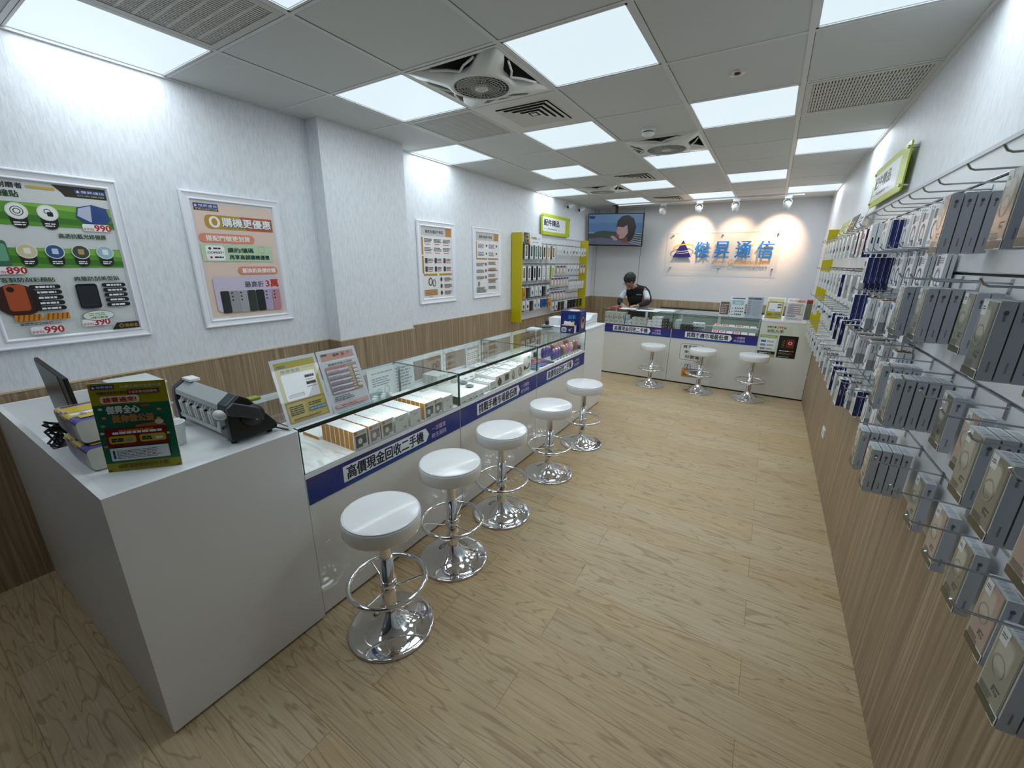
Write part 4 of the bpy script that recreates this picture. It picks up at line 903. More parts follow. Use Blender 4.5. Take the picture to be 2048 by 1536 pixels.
# clear riser with clips in the near case
t = thing('acrylic_riser', 'clear greenish acrylic riser at the back of the near case', 'riser', (-1.25, -.62, ZG))
GR2 = mat_glass('green_acrylic', '#d4ebe4')
b = MB(); b.box(-1.42, -1.22, -.46, -.14, ZG+.045, ZG+.05, GR2, [None, None, GEDGE2, GEDGE2, GEDGE2, GEDGE2]); obj('top', b, t)
b = MB(); b.box(-1.42, -1.22, -.46, -.455, ZG, ZG+.045, GR2); obj('side', b, t); b = MB(); b.box(-1.42, -1.22, -.145, -.14, ZG, ZG+.045, GR2); obj('side', b, t)
for k in range(6):
    t = thing('white_adapter', 'small white charger lying at the back of the near case, %s of six' % ('first', 'second', 'third', 'fourth', 'fifth', 'sixth')[k], 'charger', (-1.31+.03*(k % 2), -.33+.033*k, ZG+.05), 0, 'white chargers on the riser')
    x, y = -1.31+.03*(k % 2), -.33+.033*k
    b = MB(); b.box(x-.012, x+.012, y-.012, y+.012, ZG+.05, ZG+.072, PLAST); obj('shell', b, t, .003); b = MB(); b.tube([(x+.012, y, ZG+.06), (x+.022, y+.004, ZG+.07), (x+.018, y-.01, ZG+.078)], .0018, PLAST, 6); obj('cord', b, t)
# far case of the left row: fabric pouches and a clear tray of candy coloured packs
PC = ['#5f87a6', '#7d3f52', '#c7bb8c', '#5d5a86', '#a24a5a', '#37604c', '#31404f', '#8a6a86', '#b9a07e']
PN = ['light blue', 'wine red', 'cream', 'slate purple', 'raspberry', 'dark green', 'navy', 'mauve', 'sand']
for k in range(9):
    x, y = -.97-.085*(k % 3), 1.13+.115*(k//3)+.03*(k % 3)
    t = thing('folded_pouch', PN[k]+' flat folded pouch lying in the far case', 'pouch', (x, y, ZG), .3-.1*k, 'coloured pouches in the far case')
    a = .3-.1*k; T = Matrix.Translation((x, y, 0)) @ Matrix.Rotation(a, 4, 'Z')
    b = MB(); b.T = T; b.box(-.04, .04, -.055, .055, ZG, ZG+.010, M(PC[k], .7)); obj('pouch_body', b, t, .003)
    b = MB(); b.T = T; b.box(-.04, .04, -.002, .002, ZG+.010, ZG+.012, DG); obj('zip', b, t)
t = thing('clear_tray', 'clear plastic tray of purple and pink packs in the far case', 'tray', (-1.02, 1.75, ZG))
b = MB(); 
for q in ((-1.16, -.93, 1.45, 1.453), (-1.16, -.93, 2.03, 2.033), (-1.16, -1.157, 1.45, 2.033), (-.933, -.93, 1.45, 2.033)): b.box(*q, ZG, ZG+.055, ACRYL)
b.box(-1.16, -.93, 1.45, 2.033, ZG, ZG+.002, M('#e4e6e6', .3)); obj('box', b, t)
b = MB(); c = CV(b, (-.9298, 1.45, ZG), (0, 1, 0), (0, 0, 1)); c.rect(0, 0, .583, .018, M('#dfe2e2', .4)); [c.rect(.03+.065*k, .004, .035, .010, DG) for k in range(8)]; obj('price_strip', b, t)
PK = ['#4a3f80', '#56479a', '#3c3f86', '#2f4a4e', '#b06a50', '#9a7aa8', '#c47f93', '#d9a0aa', '#3d5d5a', '#b14d62']
PKN = ['deep violet', 'violet', 'indigo', 'dark teal', 'copper', 'lilac', 'rose', 'pale pink', 'bottle green', 'crimson']
for k in range(20):
    i, j = k % 10, k//10; x, y = -.972-.10*j, 1.483+.0565*i
    t = thing('snack_pack', '%s wrapped pack standing in the clear tray, %s row' % (PKN[i], ('front', 'back')[j]), 'pack', (x, y, ZG+.002), random.uniform(-.2, .2), 'wrapped packs in the clear tray')
    b = MB(); hh = .085+.02*random.random(); col = M(PK[i], .35)
    vs = []; n_ = 6
    for q in range(n_+1):
        u = q/n_; wx = .014*(1-abs(2*u-1)**4)+.0015; wy = .024*(1-.15*math.sin(u*PI*3)**2)
        vs += [(x-wx, y-wy, ZG+.002+hh*u), (x+wx, y-wy, ZG+.002+hh*u), (x+wx, y+wy, ZG+.002+hh*u), (x-wx, y+wy, ZG+.002+hh*u)]
    b.add(vs, [(0, 3, 2, 1), tuple(n_*4+e for e in range(4))]+[(q*4+e, q*4+(e+1) % 4, q*4+4+(e+1) % 4, q*4+4+e) for q in range(n_) for e in range(4)], col); obj('wrapper', b, t)
    b = MB(); b.ball((x+.004, y, ZG+hh+.004), .012, M(('#c98e86', '#d8b0b4', '#c7a18a')[k % 3], .5), 10); obj('bow', b, t)
# ------------------------------------------------------------------ sign holders leaning on the near glass top
def d_mem(c, w, h):
    YL = M('#c6b63a', .35); c.rect(w*.07, h*.06, w*.86, h*.88, YL); c.rect(w*.07, h*.06, w*.86, h*.30, M('#b08a24', .35)); c.rect(w*.1, h*.08, w*.8, h*.26, M('#cbb437', .35), .003)
    c.logo(w*.12, h*.86, h*.028, w*.17); c.text('尊榮會員', w*.17, h*.775, h*.05, M('#2c5a78', .4), w=w*.4, bold=.04); c.text('加入會員領好禮', w*.62, h*.80, h*.022, DG, w=w*.26)
    c.rect(w*.14, h*.37, w*.72, h*.385, M('#e8eaee', .35), .008); c.ring(w*.22, h*.43, .006, .006, .002, DG)
    c.rect(w*.24, h*.41, w*.28, h*.05, M('#8d939a', .4)); c.greek(w*.25, h*.415, w*.26, h*.04, 3, INKW)
    for k in range(2): c.rect(w*.62, h*(.655-.105*k), w*.21, h*.045, M('#6b5d38', .4)); c.greek(w*.63, h*(.66-.105*k), w*.19, h*.03, 1, M('#2d2a22', .4), .9, 0); c.greek(w*.62, h*(.62-.105*k), w*.2, h*.02, 1, GRY)
    c.greek(w*.13, h*.17, w*.33, h*.14, 5, M('#55502a', .5)); c.rect(w*.49, h*.1, .0008, h*.22, M('#8a7426', .4)); c.greek(w*.53, h*.25, w*.34, h*.06, 2, M('#55502a', .5)); c.rect(w*.52, h*.17, w*.37, h*.05, M('#2c5a78', .4)); c.greek(w*.53, h*.18, w*.35, h*.03, 1, M('#7fb0c4', .4), .9, 0); c.greek(w*.15, h*.095, w*.7, h*.03, 2, M('#55502a', .5))
def d_swap(c, w, h):
    PKC = M('#d6a99d', .35); c.rect(w*.08, h*.80, w*.84, h*.14, PKC); [c.ell(w*(.12+.085*k), h*.80, w*.055, h*.02, M('#e9ebee', .35)) for k in range(10)]
    c.rect(w*.1, h*.905, w*.14, h*.022, DG); c.text('傑昇', w*.38, h*.875, h*.04, M('#3f4a4a', .4), w=w*.16, bold=.03); c.text('獎', w*.6, h*.865, h*.055, M('#c0663a', .4), bold=.04); c.text('不完!', w*.74, h*.89, h*.024, DG)
    c.text('高價收手機,3C回收', w*.2, h*.735, h*.032, M('#4a5054', .4), w=w*.62, bold=.02)
    c.rect(w*.1, h*.28, w*.8, h*.44, M('#a8998f', .35), .003); c.rect(w*.12, h*.675, w*.5, h*.03, M('#b97a66', .35))
    for k in range(9): c.rect(w*.12, h*(.635-.043*k), w*.54, h*.03, M(('#d9d3dc', '#8f8699')[k % 2], .35)); c.rect(w*.67, h*(.635-.043*k), w*.08, h*.03, M('#c6b48a', .35)); c.greek(w*.14, h*(.64-.043*k), w*.3, h*.016, 1, M('#6d6478', .4))
    for k in range(6): c.rect(w*.77, h*(.62-.06*k), w*.11, h*.045, M('#e6e4e2', .35), .002); c.greek(w*.78, h*(.63-.06*k), w*.08, h*.02, 1, GRY)
    c.greek(w*.1, h*.175, w*.52, h*.08, 3, DG); c.ring(w*.86, h*.22, .010, .010, .001, M('#c9a9a4', .4)); c.rect(w*.08, h*.07, w*.84, h*.055, PKC); c.greek(w*.2, h*.085, w*.5, h*.022, 1, DG)
def holder(o, u, v, w, h, label, draw, base='#e4e6ec', depth=.07, group='acrylic sign holders'):
    """clear stand with a printed sheet; o lower left front corner, v the leaning direction"""
    o = Vector(o); u = Vector(u).normalized(); v = Vector(v).normalized(); n = u.cross(v)
    t = thing('sign_holder', label, 'sign', tuple(o+u*w/2), 0, group)
    def sl(b, d0, d1, mat, e=0):
        vs = [o+u*x+v*y+n*d for d in (d0, d1) for x, y in ((e, e), (w-e, e), (w-e, h-e), (e, h-e))]
        b.add(vs, [(3, 2, 1, 0), (4, 5, 6, 7), (0, 1, 5, 4), (1, 2, 6, 5), (2, 3, 7, 6), (3, 0, 4, 7)], mat)
    b = MB(); sl(b, .0, .0015, ACRYL); sl(b, -.0045, -.003, ACRYL); obj('acrylic_shell', b, t)
    b = MB(); sl(b, -.0027, -.0008, M(base, .35), .002); draw(CV(b, o-n*.0008, u, v), w, h); obj('print', b, t)
    b = MB(); hz = Vector((n.x, n.y, 0)).normalized(); p = o-n*.005; vs = [p, p+u*w, p+u*w-hz*depth, p-hz*depth]; vs = [Vector((q.x, q.y, o.z)) for q in vs]; vs += [q+Vector((0, 0, .003)) for q in vs]
    b.add(vs, [(3, 2, 1, 0), (4, 5, 6, 7), (0, 1, 5, 4), (1, 2, 6, 5), (2, 3, 7, 6), (3, 0, 4, 7)], ACRYL); obj('foot', b, t)
holder((-.922, -1.01, ZT), (0, 1, 0), (-.135, .03, .262), .205, .295, 'yellow membership sheet in an acrylic stand at near counter end', d_mem)
holder((-.926, -.80, ZT), (0, 1, 0), (-.135, .03, .262), .205, .295, 'pink trade-in price sheet in acrylic stand beside the yellow one', d_swap)
# ------------------------------------------------------------------ green flyer board on the desk
def d_fly(c, w, h):
    Y = M('#a59a12', .4); GN = M('#1f6b4e', .35); R = M('#7c1518', .35)
    c.rect(0, 0, w, h, Y); c.rect(0, h*.10, w, h*.66, GN); c.logo(w*.03, h*.93, h*.05, w*.3); c.text('挑戰手機市場最低價', w*.4, h*.935, h*.035, M('#c9d4a0', .4), w=w*.54, bold=.03)
    c.text('手機有沒有用不到的', w*.09, h*.875, h*.032, K1, w=w*.38, bold=.02); c.rect(w*.48, h*.865, w*.42, h*.05, R); c.text('公益彩券/刮刮樂嗎?', w*.5, h*.873, h*.032, INKW, w=w*.38)
    c.rect(w*.12, h*.775, w*.5, h*.08, M('#efe3dc', .4), .008); c.text('請看過來!', w*.16, h*.787, h*.055, M('#bf4a28', .4), w=w*.42, bold=.06)
    c.text('傑昇全心', w*.17, h*.66, h*.085, M('#dfe9e6', .4), w=w*.42, bold=.06); c.text('挺你做公益', w*.22, h*.56, h*.085, M('#b98548', .4), w=w*.54, bold=.06)
    for k, (x, y) in enumerate(((.08, .53), (.05, .45), (.12, .62), (.85, .68), (.9, .4), (.06, .3), (.82, .58), (.1, .72), (.87, .5))): c.ell(w*x, h*y, .006, .004, M(('#b9a03a', '#cfd8c4', '#c97f5a')[k % 3], .4))
    c.poly([(w*.5, h*.52), (w*.85, h*.55), (w*.88, h*.5), (w*.5, h*.48)], M('#a5622c', .4)); c.ell(w*.82, h*.54, .012, .009, M('#cfc9b8', .4)); c.rect(w*.62, h*.725, w*.12, h*.02, M('#c0543a', .4), .003)
    c.rect(w*.09, h*.29, w*.8, h*.205, R, .004); c.greek(w*.27, h*.455, w*.45, h*.025, 1, M('#c9702c', .4), .9, 0); c.greek(w*.18, h*.43, w*.65, h*.028, 1, INKW, .9, 0)
    for k in range(2): c.rect(w*(.12+.40*k), h*.325, w*.35, h*.085, M('#b7ad2c', .35), .006); c.greek(w*(.15+.40*k), h*.345, w*.16, h*.045, 2, K1, .8); c.rect(w*(.33+.40*k), h*.345, w*.1, h*.03, M(('#7d8fa0', '#d5d6d2')[k], .4), .002)
    c.rect(w*.1, h*.13, w*.78, h*.145, M('#dfe3e6', .35), .003); c.rect(w*.13, h*.15, w*.03, h*.1, M('#1f4a52', .4), .003); c.greek(w*.18, h*.15, w*.66, h*.105, 6, K1, .35)
    c.text('傑昇通信預祝您中大獎!', w*.16, h*.035, h*.042, M('#4f4b10', .4), w=w*.68, bold=.03)
    c.poly([(w*.02, .004), (w*.09, .004), (w*.05, h*.035)], M('#4a3f62', .4)); c.poly([(w*.93, .004), (w*.99, .004), (w*.98, h*.03)], M('#4a3f62', .4))
t = thing('promotion_board', 'green and yellow promotion board standing on the desk corner', 'sign', (-1.013, -1.431, .938))
o = Vector((-1.080, -1.508, .9385)); u = Vector((.130, .150, 0)).normalized(); n = u.cross(Vector((0, 0, 1))); v = Vector((-n.x*.06, -n.y*.06, 1)).normalized(); w0, h0 = .198, .29
b = MB(); vs = [o, o+u*w0, o+u*w0+v*h0, o+v*h0]; n3 = u.cross(v); vs = [p-n3*.003 for p in vs]+vs; b.add(vs, [(3, 2, 1, 0), (4, 5, 6, 7), (0, 1, 5, 4), (1, 2, 6, 5), (2, 3, 7, 6), (3, 0, 4, 7)], M('#d8d6c4', .4)); d_fly(CV(b, o, u, v), w0, h0); obj('board', b, t)
b = MB(); q = o+u*w0*.5-n3*.004; p2 = [q-u*.03, q+u*.03, Vector((q.x, q.y, .9385))-n*.09+u*.03, Vector((q.x, q.y, .9385))-n*.09-u*.03]; b.add([q-u*.03+v*.18, q+u*.03+v*.18, p2[2], p2[3]], [(0, 1, 2, 3), (3, 2, 1, 0)], M('#d8d6c4', .5)); obj('prop', b, t)
# ------------------------------------------------------------------ tissue packs
TSD = mat_gradient('tissue_side', 0, -1.4, -1.1, [(0, '#b9ad86'), (.45, '#5b5592'), (1, '#cfc9b0')], .35)
for k, (z, dx, lab) in enumerate(((.938, 0, 'lower purple and yellow tissue pack on the service desk'), (1.026, -.028, 'upper tissue pack with little printed dots, on the lower one'))):
    x1, x0, y0, y1 = -1.118+dx, -1.36+dx, -1.540, -1.425; hh = .083
    t = thing('tissue_pack', lab, 'tissue pack', ((x0+x1)/2, (y0+y1)/2, z), 0, 'tissue packs on the service desk')
    b = MB(); n_ = 10; pr = []
    for cx, cy, s0 in ((y1-.018, z+.018, -90), (y1-.014, z+hh-.014, 0), (y0+.014, z+hh-.014, 90), (y0+.018, z+.018, 180)):
        for q in range(4): a = math.radians(s0+30*q); pr.append((cx+.014*math.cos(a), cy+.014*math.sin(a)))
    TW = M('#dcdad2', .6, name='tissue_paper'); YW = M('#cbb23a', .3); PW = M('#4e4a8e', .3)
    m_ = len(pr); L = 9; vs = []
    for q in range(L+1):
        u_ = q/L; x = x0+(x1-x0)*u_; sc = 1-.06*(abs(2*u_-1)**6)
        vs += [(x, (y0+y1)/2+(py-(y0+y1)/2)*sc, z+(pz-z)*sc) for py, pz in pr]
    b.add(vs, [tuple(range(m_))[::-1], tuple(range(L*m_, L*m_+m_))], TW)
    for q in range(L):
        for e in range(m_):
            mid = (pr[e][1]+pr[(e+1) % m_][1])/2-z; top = mid > hh*.72
            mt = (PW if q >= L-2 else YW) if top and (q+e) % 4 else (PW if top else (TSD if mid < hh*.9 and pr[e][0] < (y0+y1)/2 else TW))
            if q == L-1 and not top: mt = TW
            b.add([vs[q*m_+e], vs[q*m_+(e+1) % m_], vs[(q+1)*m_+(e+1) % m_], vs[(q+1)*m_+e]], [(0, 1, 2, 3)], mt, True)
    c = CV(b, (x1-.10, y0+.012, z+hh), (1, 0, 0), (0, 1, 0)); c.rect(0, .0, .03, .08, M('#e6e4da', .3), .004); c.text('抽取式', .006, .02, .016, PW, w=.05); c.rect(.05, .01, .03, .05, YW, .004)
    c = CV(b, (x1, y0, z), (0, 1, 0), (0, 0, 1))
    if k: [c.ell(.06+.012*(q % 2), .03+.009*q, .0022, .0015, M(('#3a3a3a', '#a85a6a')[q % 2], .5), 8) for q in range(4)]
    obj('wrapper', b, t)
# ------------------------------------------------------------------ monitor, cables, star sign, white things behind
t = thing('monitor', 'thin black monitor standing at the back left of the desk', 'monitor', (-1.63, -1.40, .74))
MG = M('#090b0c', .35)
b = MB(); b.T = Matrix.Translation((-1.63, -1.40, 1.07)) @ Matrix.Rotation(-.05, 4, 'Z') @ Matrix.Rotation(.06, 4, 'X'); b.box(-.265, .265, -.075, -.062, -.14, .135, M('#0e1011', .45)); obj('panel', b, t, .003)
b2 = MB(); b2.T = b.T; b2.box(-.258, .17, -.0765, -.0755, -.125, .128, MG); obj('screen', b2, t)
b = MB(); b.box(-1.66, -1.60, -1.46, -1.43, .752, .98, DARK); obj('stand_neck', b, t); b = MB(); b.box(-1.74, -1.52, -1.50, -1.32, .7405, .752, DARK); obj('stand_foot', b, t, .003)
t = thing('cable_bundle', 'tangle of black cables hanging in the desk well', 'cable', (-1.75, -1.48, .74))
for k in range(9):
    b = MB(); x = -1.98+.045*k; r1 = random.Random(k)
    pts = [(-1.66, -1.46, .93-.004*k)]
    for q in range(1, 9): u_ = q/8; pts.append((-1.66+(x+1.66)*u_+.02*math.sin(q*2.1+k), -1.50+.03*math.sin(q*1.7+k*2)+.02*u_, .93+.05*math.sin(PI*min(1, u_*1.6))-.17*u_**1.6+.012*math.sin(q*3+k)))
    b.tube(pts, .0045, DARK, 6); obj('cord', b, t)
for k in range(4):
    b = MB(); x, y = -1.98+.07*k, -1.47+.02*(k % 2); b.T = Matrix.Translation((x, y, .80+.015*(k % 3))) @ Matrix.Rotation(k*1.1, 4, 'Z') @ Matrix.Rotation(.5, 4, 'X')
    for q in range(5): a = 2*PI*q/5; b.tube([(0, 0, 0), (.024*math.cos(a), .024*math.sin(a), 0)], .005, M('#17182a', .5), 6)
    obj('cable_clip', b, t)
t = thing('star_sign', 'star-shaped yellow and purple cut-out standing behind the tissue packs', 'sign', (-1.36, -1.25, .938))
b = MB(); o = Vector((-1.46, -1.35, .9385)); uu = Vector((.8, .6, 0)).normalized(); nz = uu.cross(Vector((0, 0, 1)))
def star(r, k=9, cx=.10, cy=.085): return [(cx+(r if i % 2 == 0 else r*.68)*math.cos(PI*i/k+.3), cy+(r if i % 2 == 0 else r*.68)*math.sin(PI*i/k+.3)) for i in range(2*k)]
P3 = lambda p, d: o+uu*p[0]+Vector((0, 0, 1))*max(0, p[1])+nz*d
st = star(.095); b.add([P3(p, 0) for p in st]+[P3(p, -.004) for p in st], [tuple(range(18)), tuple(range(18, 36))[::-1]]+[(i, 18+i, 18+(i+1) % 18, (i+1) % 18) for i in range(18)], M('#e4e3dc', .4))
c = CV(b, o, uu, (0, 0, 1)); c.poly([(x, max(0, y)) for x, y in star(.083)], M('#c8b62c', .4)); c.poly([(.09, .02), (.15, .02), (.165, .12), (.12, .15), (.1, .09)], M('#8e7ab8', .4)); c.poly([(.075, .10), (.11, .085), (.12, .14)], M('#c4582c', .4)); c.greek(.06, .02, .09, .05, 3, M('#3f6f9a', .4)); obj('board', b, t)
t = thing('storage_box', 'white box in the desk well, its top just above the promotion board', 'box', (-2.07, -1.12, .74))
b = MB(); b.box(-2.20, -1.94, -1.22, -1.05, .7405, .985, PLAST); obj('box_body', b, t, .006); b = MB(); b.box(-2.205, -1.935, -1.225, -1.045, .985, .995, M('#cfd6d0', .4)); obj('lid', b, t, .002)
t = thing('paper_cup', 'white round cup beside the machine, half hidden by the board', 'cup', (-1.15, -1.30, .938))
b = MB(); b.lathe([(.001, 0), (.028, 0), (.036, .082), (.0385, .084), (.037, .087), (.034, .084), (.027, .004), (.001, .004)], (-1.15, -1.30, .9385), PLAST, 28); obj('cup_body', b, t)
# ------------------------------------------------------------------ film cutting machine with crank
t = thing('film_press', 'grey machine with black end cover and crank handle on the desk', 'machine', (-1.18, -1.10, .938))
prof = [(-1.195, .953), (-1.198, 1.03), (-1.190, 1.085), (-1.145, 1.118), (-1.118, 1.10), (-1.035, .985), (-1.028, .966), (-1.034, .953)]
def prism_x(pr, x0, x1, mat, cols=None):
    b = MB(); b.prism(pr, 'x', x0, x1, mat); return b
EC = M('#0b0d0e', .45); GP = M('#3a4148', .3); AL = M('#b9bec2', .35, .1); LG = M('#d2d5d6', .4)
obj('end_cover', prism_x(prof, -.985, -.962, EC), t, .004)
obj('end_housing', prism_x([(y*.99-.0112, z) for y, z in prof], -1.045, -.985, GP), t, .004)
b = MB(); b.prism([(-1.192, 1.06), (-1.19, 1.08), (-1.143, 1.112), (-1.07, 1.06), (-1.075, 1.045)], 'x', -1.40, -1.045, AL); obj('top_cover', b, t, .002)
b = MB(); b.prism([(-1.19, .962), (-1.19, .98), (-1.06, .98), (-1.045, .962)], 'x', -1.40, -1.045, AL); obj('bed', b, t, .002)
obj('end_housing', prism_x([(y, z) for y, z in prof], -1.43, -1.40, GP), t, .004)
b = MB(); b.lathe([(.028, -1.40), (.028, -1.045)], (0, -1.14, 1.02), M('#8d9194', .4), 20, axis='x'); obj('roller', b, t)
for k in range(5):
    b = MB(); x = -1.37+.062*k
    b.prism([(-1.192, .985), (-1.196, 1.03), (-1.182, 1.055), (-1.165, 1.05), (-1.175, 1.03), (-1.172, .985)], 'x', x-.006, x+.006, LG); b.prism([(-1.192, .985), (-1.196, 1.03), (-1.182, 1.055), (-1.165, 1.05), (-1.175, 1.03), (-1.172, .985)], 'x', x+.016, x+.024, LG); b.box(x-.006, x+.024, -1.196, -1.18, 1.028, 1.04, LG); obj('guide_clip', b, t, .002)
b = MB(); b.T = Matrix.Translation((-.953, -1.115, 1.035)); b.lathe([(.001, .006), (.038, .006), (.042, .0), (.042, -.008)], (0, 0, 0), EC, 32, axis='x'); cr = obj('crank_disc', b, t)
b = MB(); b.prism([(-1.085, 1.01), (-1.10, 1.065), (-1.18, 1.105), (-1.205, 1.088), (-1.20, 1.06)], 'x', -.952, -.936, GP); obj('crank_arm', b, t, .004)
b = MB(); b.lathe([(.001, -.9465), (.007, -.9465), (.007, -.953)], (0, -1.105, 1.022), M('#cfcfcb', .3, .6), 16, axis='x'); obj('screw', b, t)
b = MB(); b.lathe([(.001, -1.005), (.014, -1.003), (.018, -.985), (.013, -.955), (.001, -.952)], (0, -1.213, 1.06), LG, 20, axis='x'); b.tube([(-.99, -1.215, 1.035), (-1.0, -1.213, 1.01), (-1.03, -1.20, .99)], .006, LG, 8); obj('crank_knob', b, t)
b = MB(); b.box(-1.03, -.99, -1.10, -1.06, 1.075, 1.086, M('#8d9a1c', .35)); obj('release_button', b, t, .003)
b = MB(); b.box(-1.40, -1.33, -1.16, -1.12, 1.112, 1.124, PLAST); obj('display_cap', b, t, .003)
for x in (-1.42, -.99):
    for y in (-1.18, -1.05): b = MB(); b.lathe([(.010, .938), (.010, .954)], (x, y, 0), DARK, 14); obj('foot', b, t)
b = MB(); b.tube([(-.99, -1.03, .95), (-.95, -1.015, .944), (-.93, -1.005, .943)], .003, DARK, 6); obj('power_cord', b, t)
# ------------------------------------------------------------------ far end of the left counters
t = thing('popcorn_bucket', 'tall dark blue printed box on the far glass top', 'box', (-1.0, 1.97, ZT))
BB = M('#16226e', .35); bx = (-1.105, -.905, 1.90, 2.07)
b = MB(); b.box(*bx, ZT+.0003, ZT+.20, BB)
c = CV(b, (bx[0], bx[2], ZT), (1, 0, 0), (0, 0, 1)); c.text('百事', .08, .125, .04, M('#3f9ad6', .4), bold=.05); c.text('可樂', .085, .085, .03, M('#2f7ab6', .4))
c = CV(b, (bx[1], bx[2], ZT), (0, 1, 0), (0, 0, 1)); c.ell(.09, .085, .045, .06, M('#c4a691', .4)); c.ell(.09, .10, .03, .035, M('#2b1b16', .4)); c.ell(.09, .075, .022, .02, M('#b5673c', .4)); c.text('LAYS', .05, .165, .018, M('#8fa0d6', .4))
obj('box_body', b, t, .002)
b = MB(); b.lathe([(.001, .006), (.045, .006), (.055, .002), (.057, 0)], (-1.0, 1.985, ZT+.2003), M('#d7d3c8', .3), 28); obj('lid', b, t)
t = thing('tissue_box', 'navy and yellow tissue packet with tissues sticking out, before blue box', 'tissue pack', (-.985, 1.83, ZT), .12)
T = Matrix.Translation((-.985, 1.83, ZT)) @ Matrix.Rotation(.12, 4, 'Z')
b = MB(); b.T = T; b.box(-.068, .068, -.04, .04, .0003, .075, M('#262a66', .35), [None, M('#c6a83a', .35), None, None, None, M('#d9d7cf', .4)])
c = CV(b, T @ Vector((-.068, -.04, 0)), T.to_3x3() @ Vector((1, 0, 0)), (0, 0, 1)); b.T = Matrix.Identity(4); c.rect(.01, .012, .05, .045, M('#cfd3e6', .4), .012); c.rect(.018, .02, .034, .026, M('#8e8668', .4), .004); c.ell(.092, .032, .012, .012, M('#a9adc9', .4)); c.ell(.108, .05, .006, .005, M('#c9c14a', .4)); obj('wrapper', b, t, .003)
b = MB(); b.T = T
for k in range(4): b.add([(-.045+.02*k, -.02, .075), (-.01+.02*k, .015, .075), (.0+.018*k, .01, .105+.008*(k % 2)), (-.04+.02*k, -.012, .115-.01*k)], [(0, 1, 2, 3), (3, 2, 1, 0)], M('#eceded', .7))
obj('tissue', b, t)
t = thing('black_plate', 'black oval dish lying on the far glass top', 'dish', (-1.36, 2.0, ZT))
b = MB(); T = Matrix.Translation((-1.33, 1.98, ZT+.0005)) @ Matrix.Rotation(.5, 4, 'Z') @ Matrix.Scale(1.7, 4, (1, 0, 0)); b.T = T; b.lathe([(.001, .002), (.045, .002), (.06, .012), (.063, .014), (.06, .016), (.045, .008), (.001, .006)], (0, 0, 0), BLACK, 36); obj('dish_body', b, t)
b = MB(); b.box(-1.42, -1.30, 1.78, 1.88, ZT+.0005, ZT+.012, PLAST); tag(obj('white_charger_pad', b), 'thin white pad on the glass top beside the black dish', 'pad')
t = thing('printer', 'white desktop printer with sloping paper tray on the end counter', 'printer', (-1.12, 2.41, .945))
PW2 = M('#dfe6e9', .35)
b = MB(); b.box(-1.26, -.985, 2.20, 2.62, .9455, .995, PW2); obj('printer_body', b, t, .005)
b = MB(); b.prism([(2.20, .995), (2.20, 1.008), (2.36, 1.008), (2.42, 1.02), (2.47, 1.052), (2.62, 1.056), (2.62, .995)], 'x', -1.26, -.985, PW2); obj('upper_tray', b, t, .003)
b = MB(); b.box(-.9848, -.983, 2.22, 2.60, .968, .971, GRY); obj('tray_line', b, t)
b = MB(); b.box(-1.40, -1.275, 2.22, 2.40, .9455, 1.02, PLAST); tag(obj('white_box', b, None, .003), 'plain white box left of the printer on the end counter', 'box')
b = MB(); b.lathe([(.001, 0), (.02, 0), (.022, .03), (.016, .05), (.001, .052)], (-1.385, 2.16, .9455), BLACK, 18); tag(obj('black_gadget', b), 'small black round gadget before the white box, end counter', 'gadget')
# ------------------------------------------------------------------ things in and on the far counter
def fbox(x0, x1, y0, y1, z0, h, label, col, fr=None, group='boxes in the left far case', name='phone_carton', cat='box'):
    t = thing(name, label, cat, ((x0+x1)/2, (y0+y1)/2, z0), 0, group)
    b = MB(); b.box(x0, x1, y0, y1, z0, z0+h, M(col, .4)); c = CV(b, (x0, y0, z0), (1, 0, 0), (0, 0, 1)); w, g = x1-x0, h
    k = fr or '#7b8488'; c.greek(w*.1, g*.5, w*.35, g*.28, 1, M(k, .5)); c.greek(w*.1, g*.2, w*.6, g*.14, 1, M(k, .5)); c.rect(w*.7, g*.45, w*.2, g*.3, M(k, .5))
    obj('carton', b, t); return t
z = ZG+.0035
for k in range(4): fbox(-1.40+.073*k, -1.33+.073*k, 4.10, 4.25, z, .168, ('leftmost', 'second', 'third', 'fourth')[k]+' tall grey-beige box in the left far case', '#b9bbb4')
fbox(-1.10, -1.06, 4.12, 4.22, z, .135, 'pale blue narrow box beside the tall grey boxes', '#a9bfca')
fbox(-1.055, -1.01, 4.10, 4.2, z, .06, 'small white box with black prints, left far case', '#d3d6d4', '#33383a')
for k in range(6): i, j = k % 3, k//3; fbox(-1.0+.072*i, -.932+.072*i, 4.10, 4.22, z+.057*j, .056, ('left', 'middle', 'right')[i]+(' lower', ' upper')[j]+' beige box of the six-box stack, far case', '#c3c4bc')
for k in range(2): fbox(-.775, -.72, 4.09, 4.2, z+.046*k, .045, ('lower', 'upper')[k]+' white box of the short pair stack, far case', '#dfe4e6')
for k in range(6): i, j = k % 2, k//2; fbox(-.715+.068*i, -.65+.068*i, 4.09, 4.2, z+.049*j, .048, ('left', 'right')[i]+(' bottom', ' middle', ' top')[j]+' white box of the six-high block, far case', '#dde3e6')
for k in range(3): fbox(-.575, -.505, 4.09, 4.2, z+.042*k, .041, ('bottom', 'middle', 'top')[k]+' dark brown box of the three-box stack, far case', '#2f2a22', '#9a958a')
for k in range(2): fbox(-.50, -.45, 4.1, 4.2, z+.042*k, .041, ('lower', 'upper')[k]+' dark box at the seam of the far cases', '#37332c', '#8d8a80')
z2 = ZG+.0035
for k in range(3): fbox(-.41, -.34, 4.12, 4.22, z2+.04*k, .039, ('bottom', 'middle', 'top')[k]+' pale box at the left of the right far case', '#c5d0d0', None, 'boxes in the right far case')
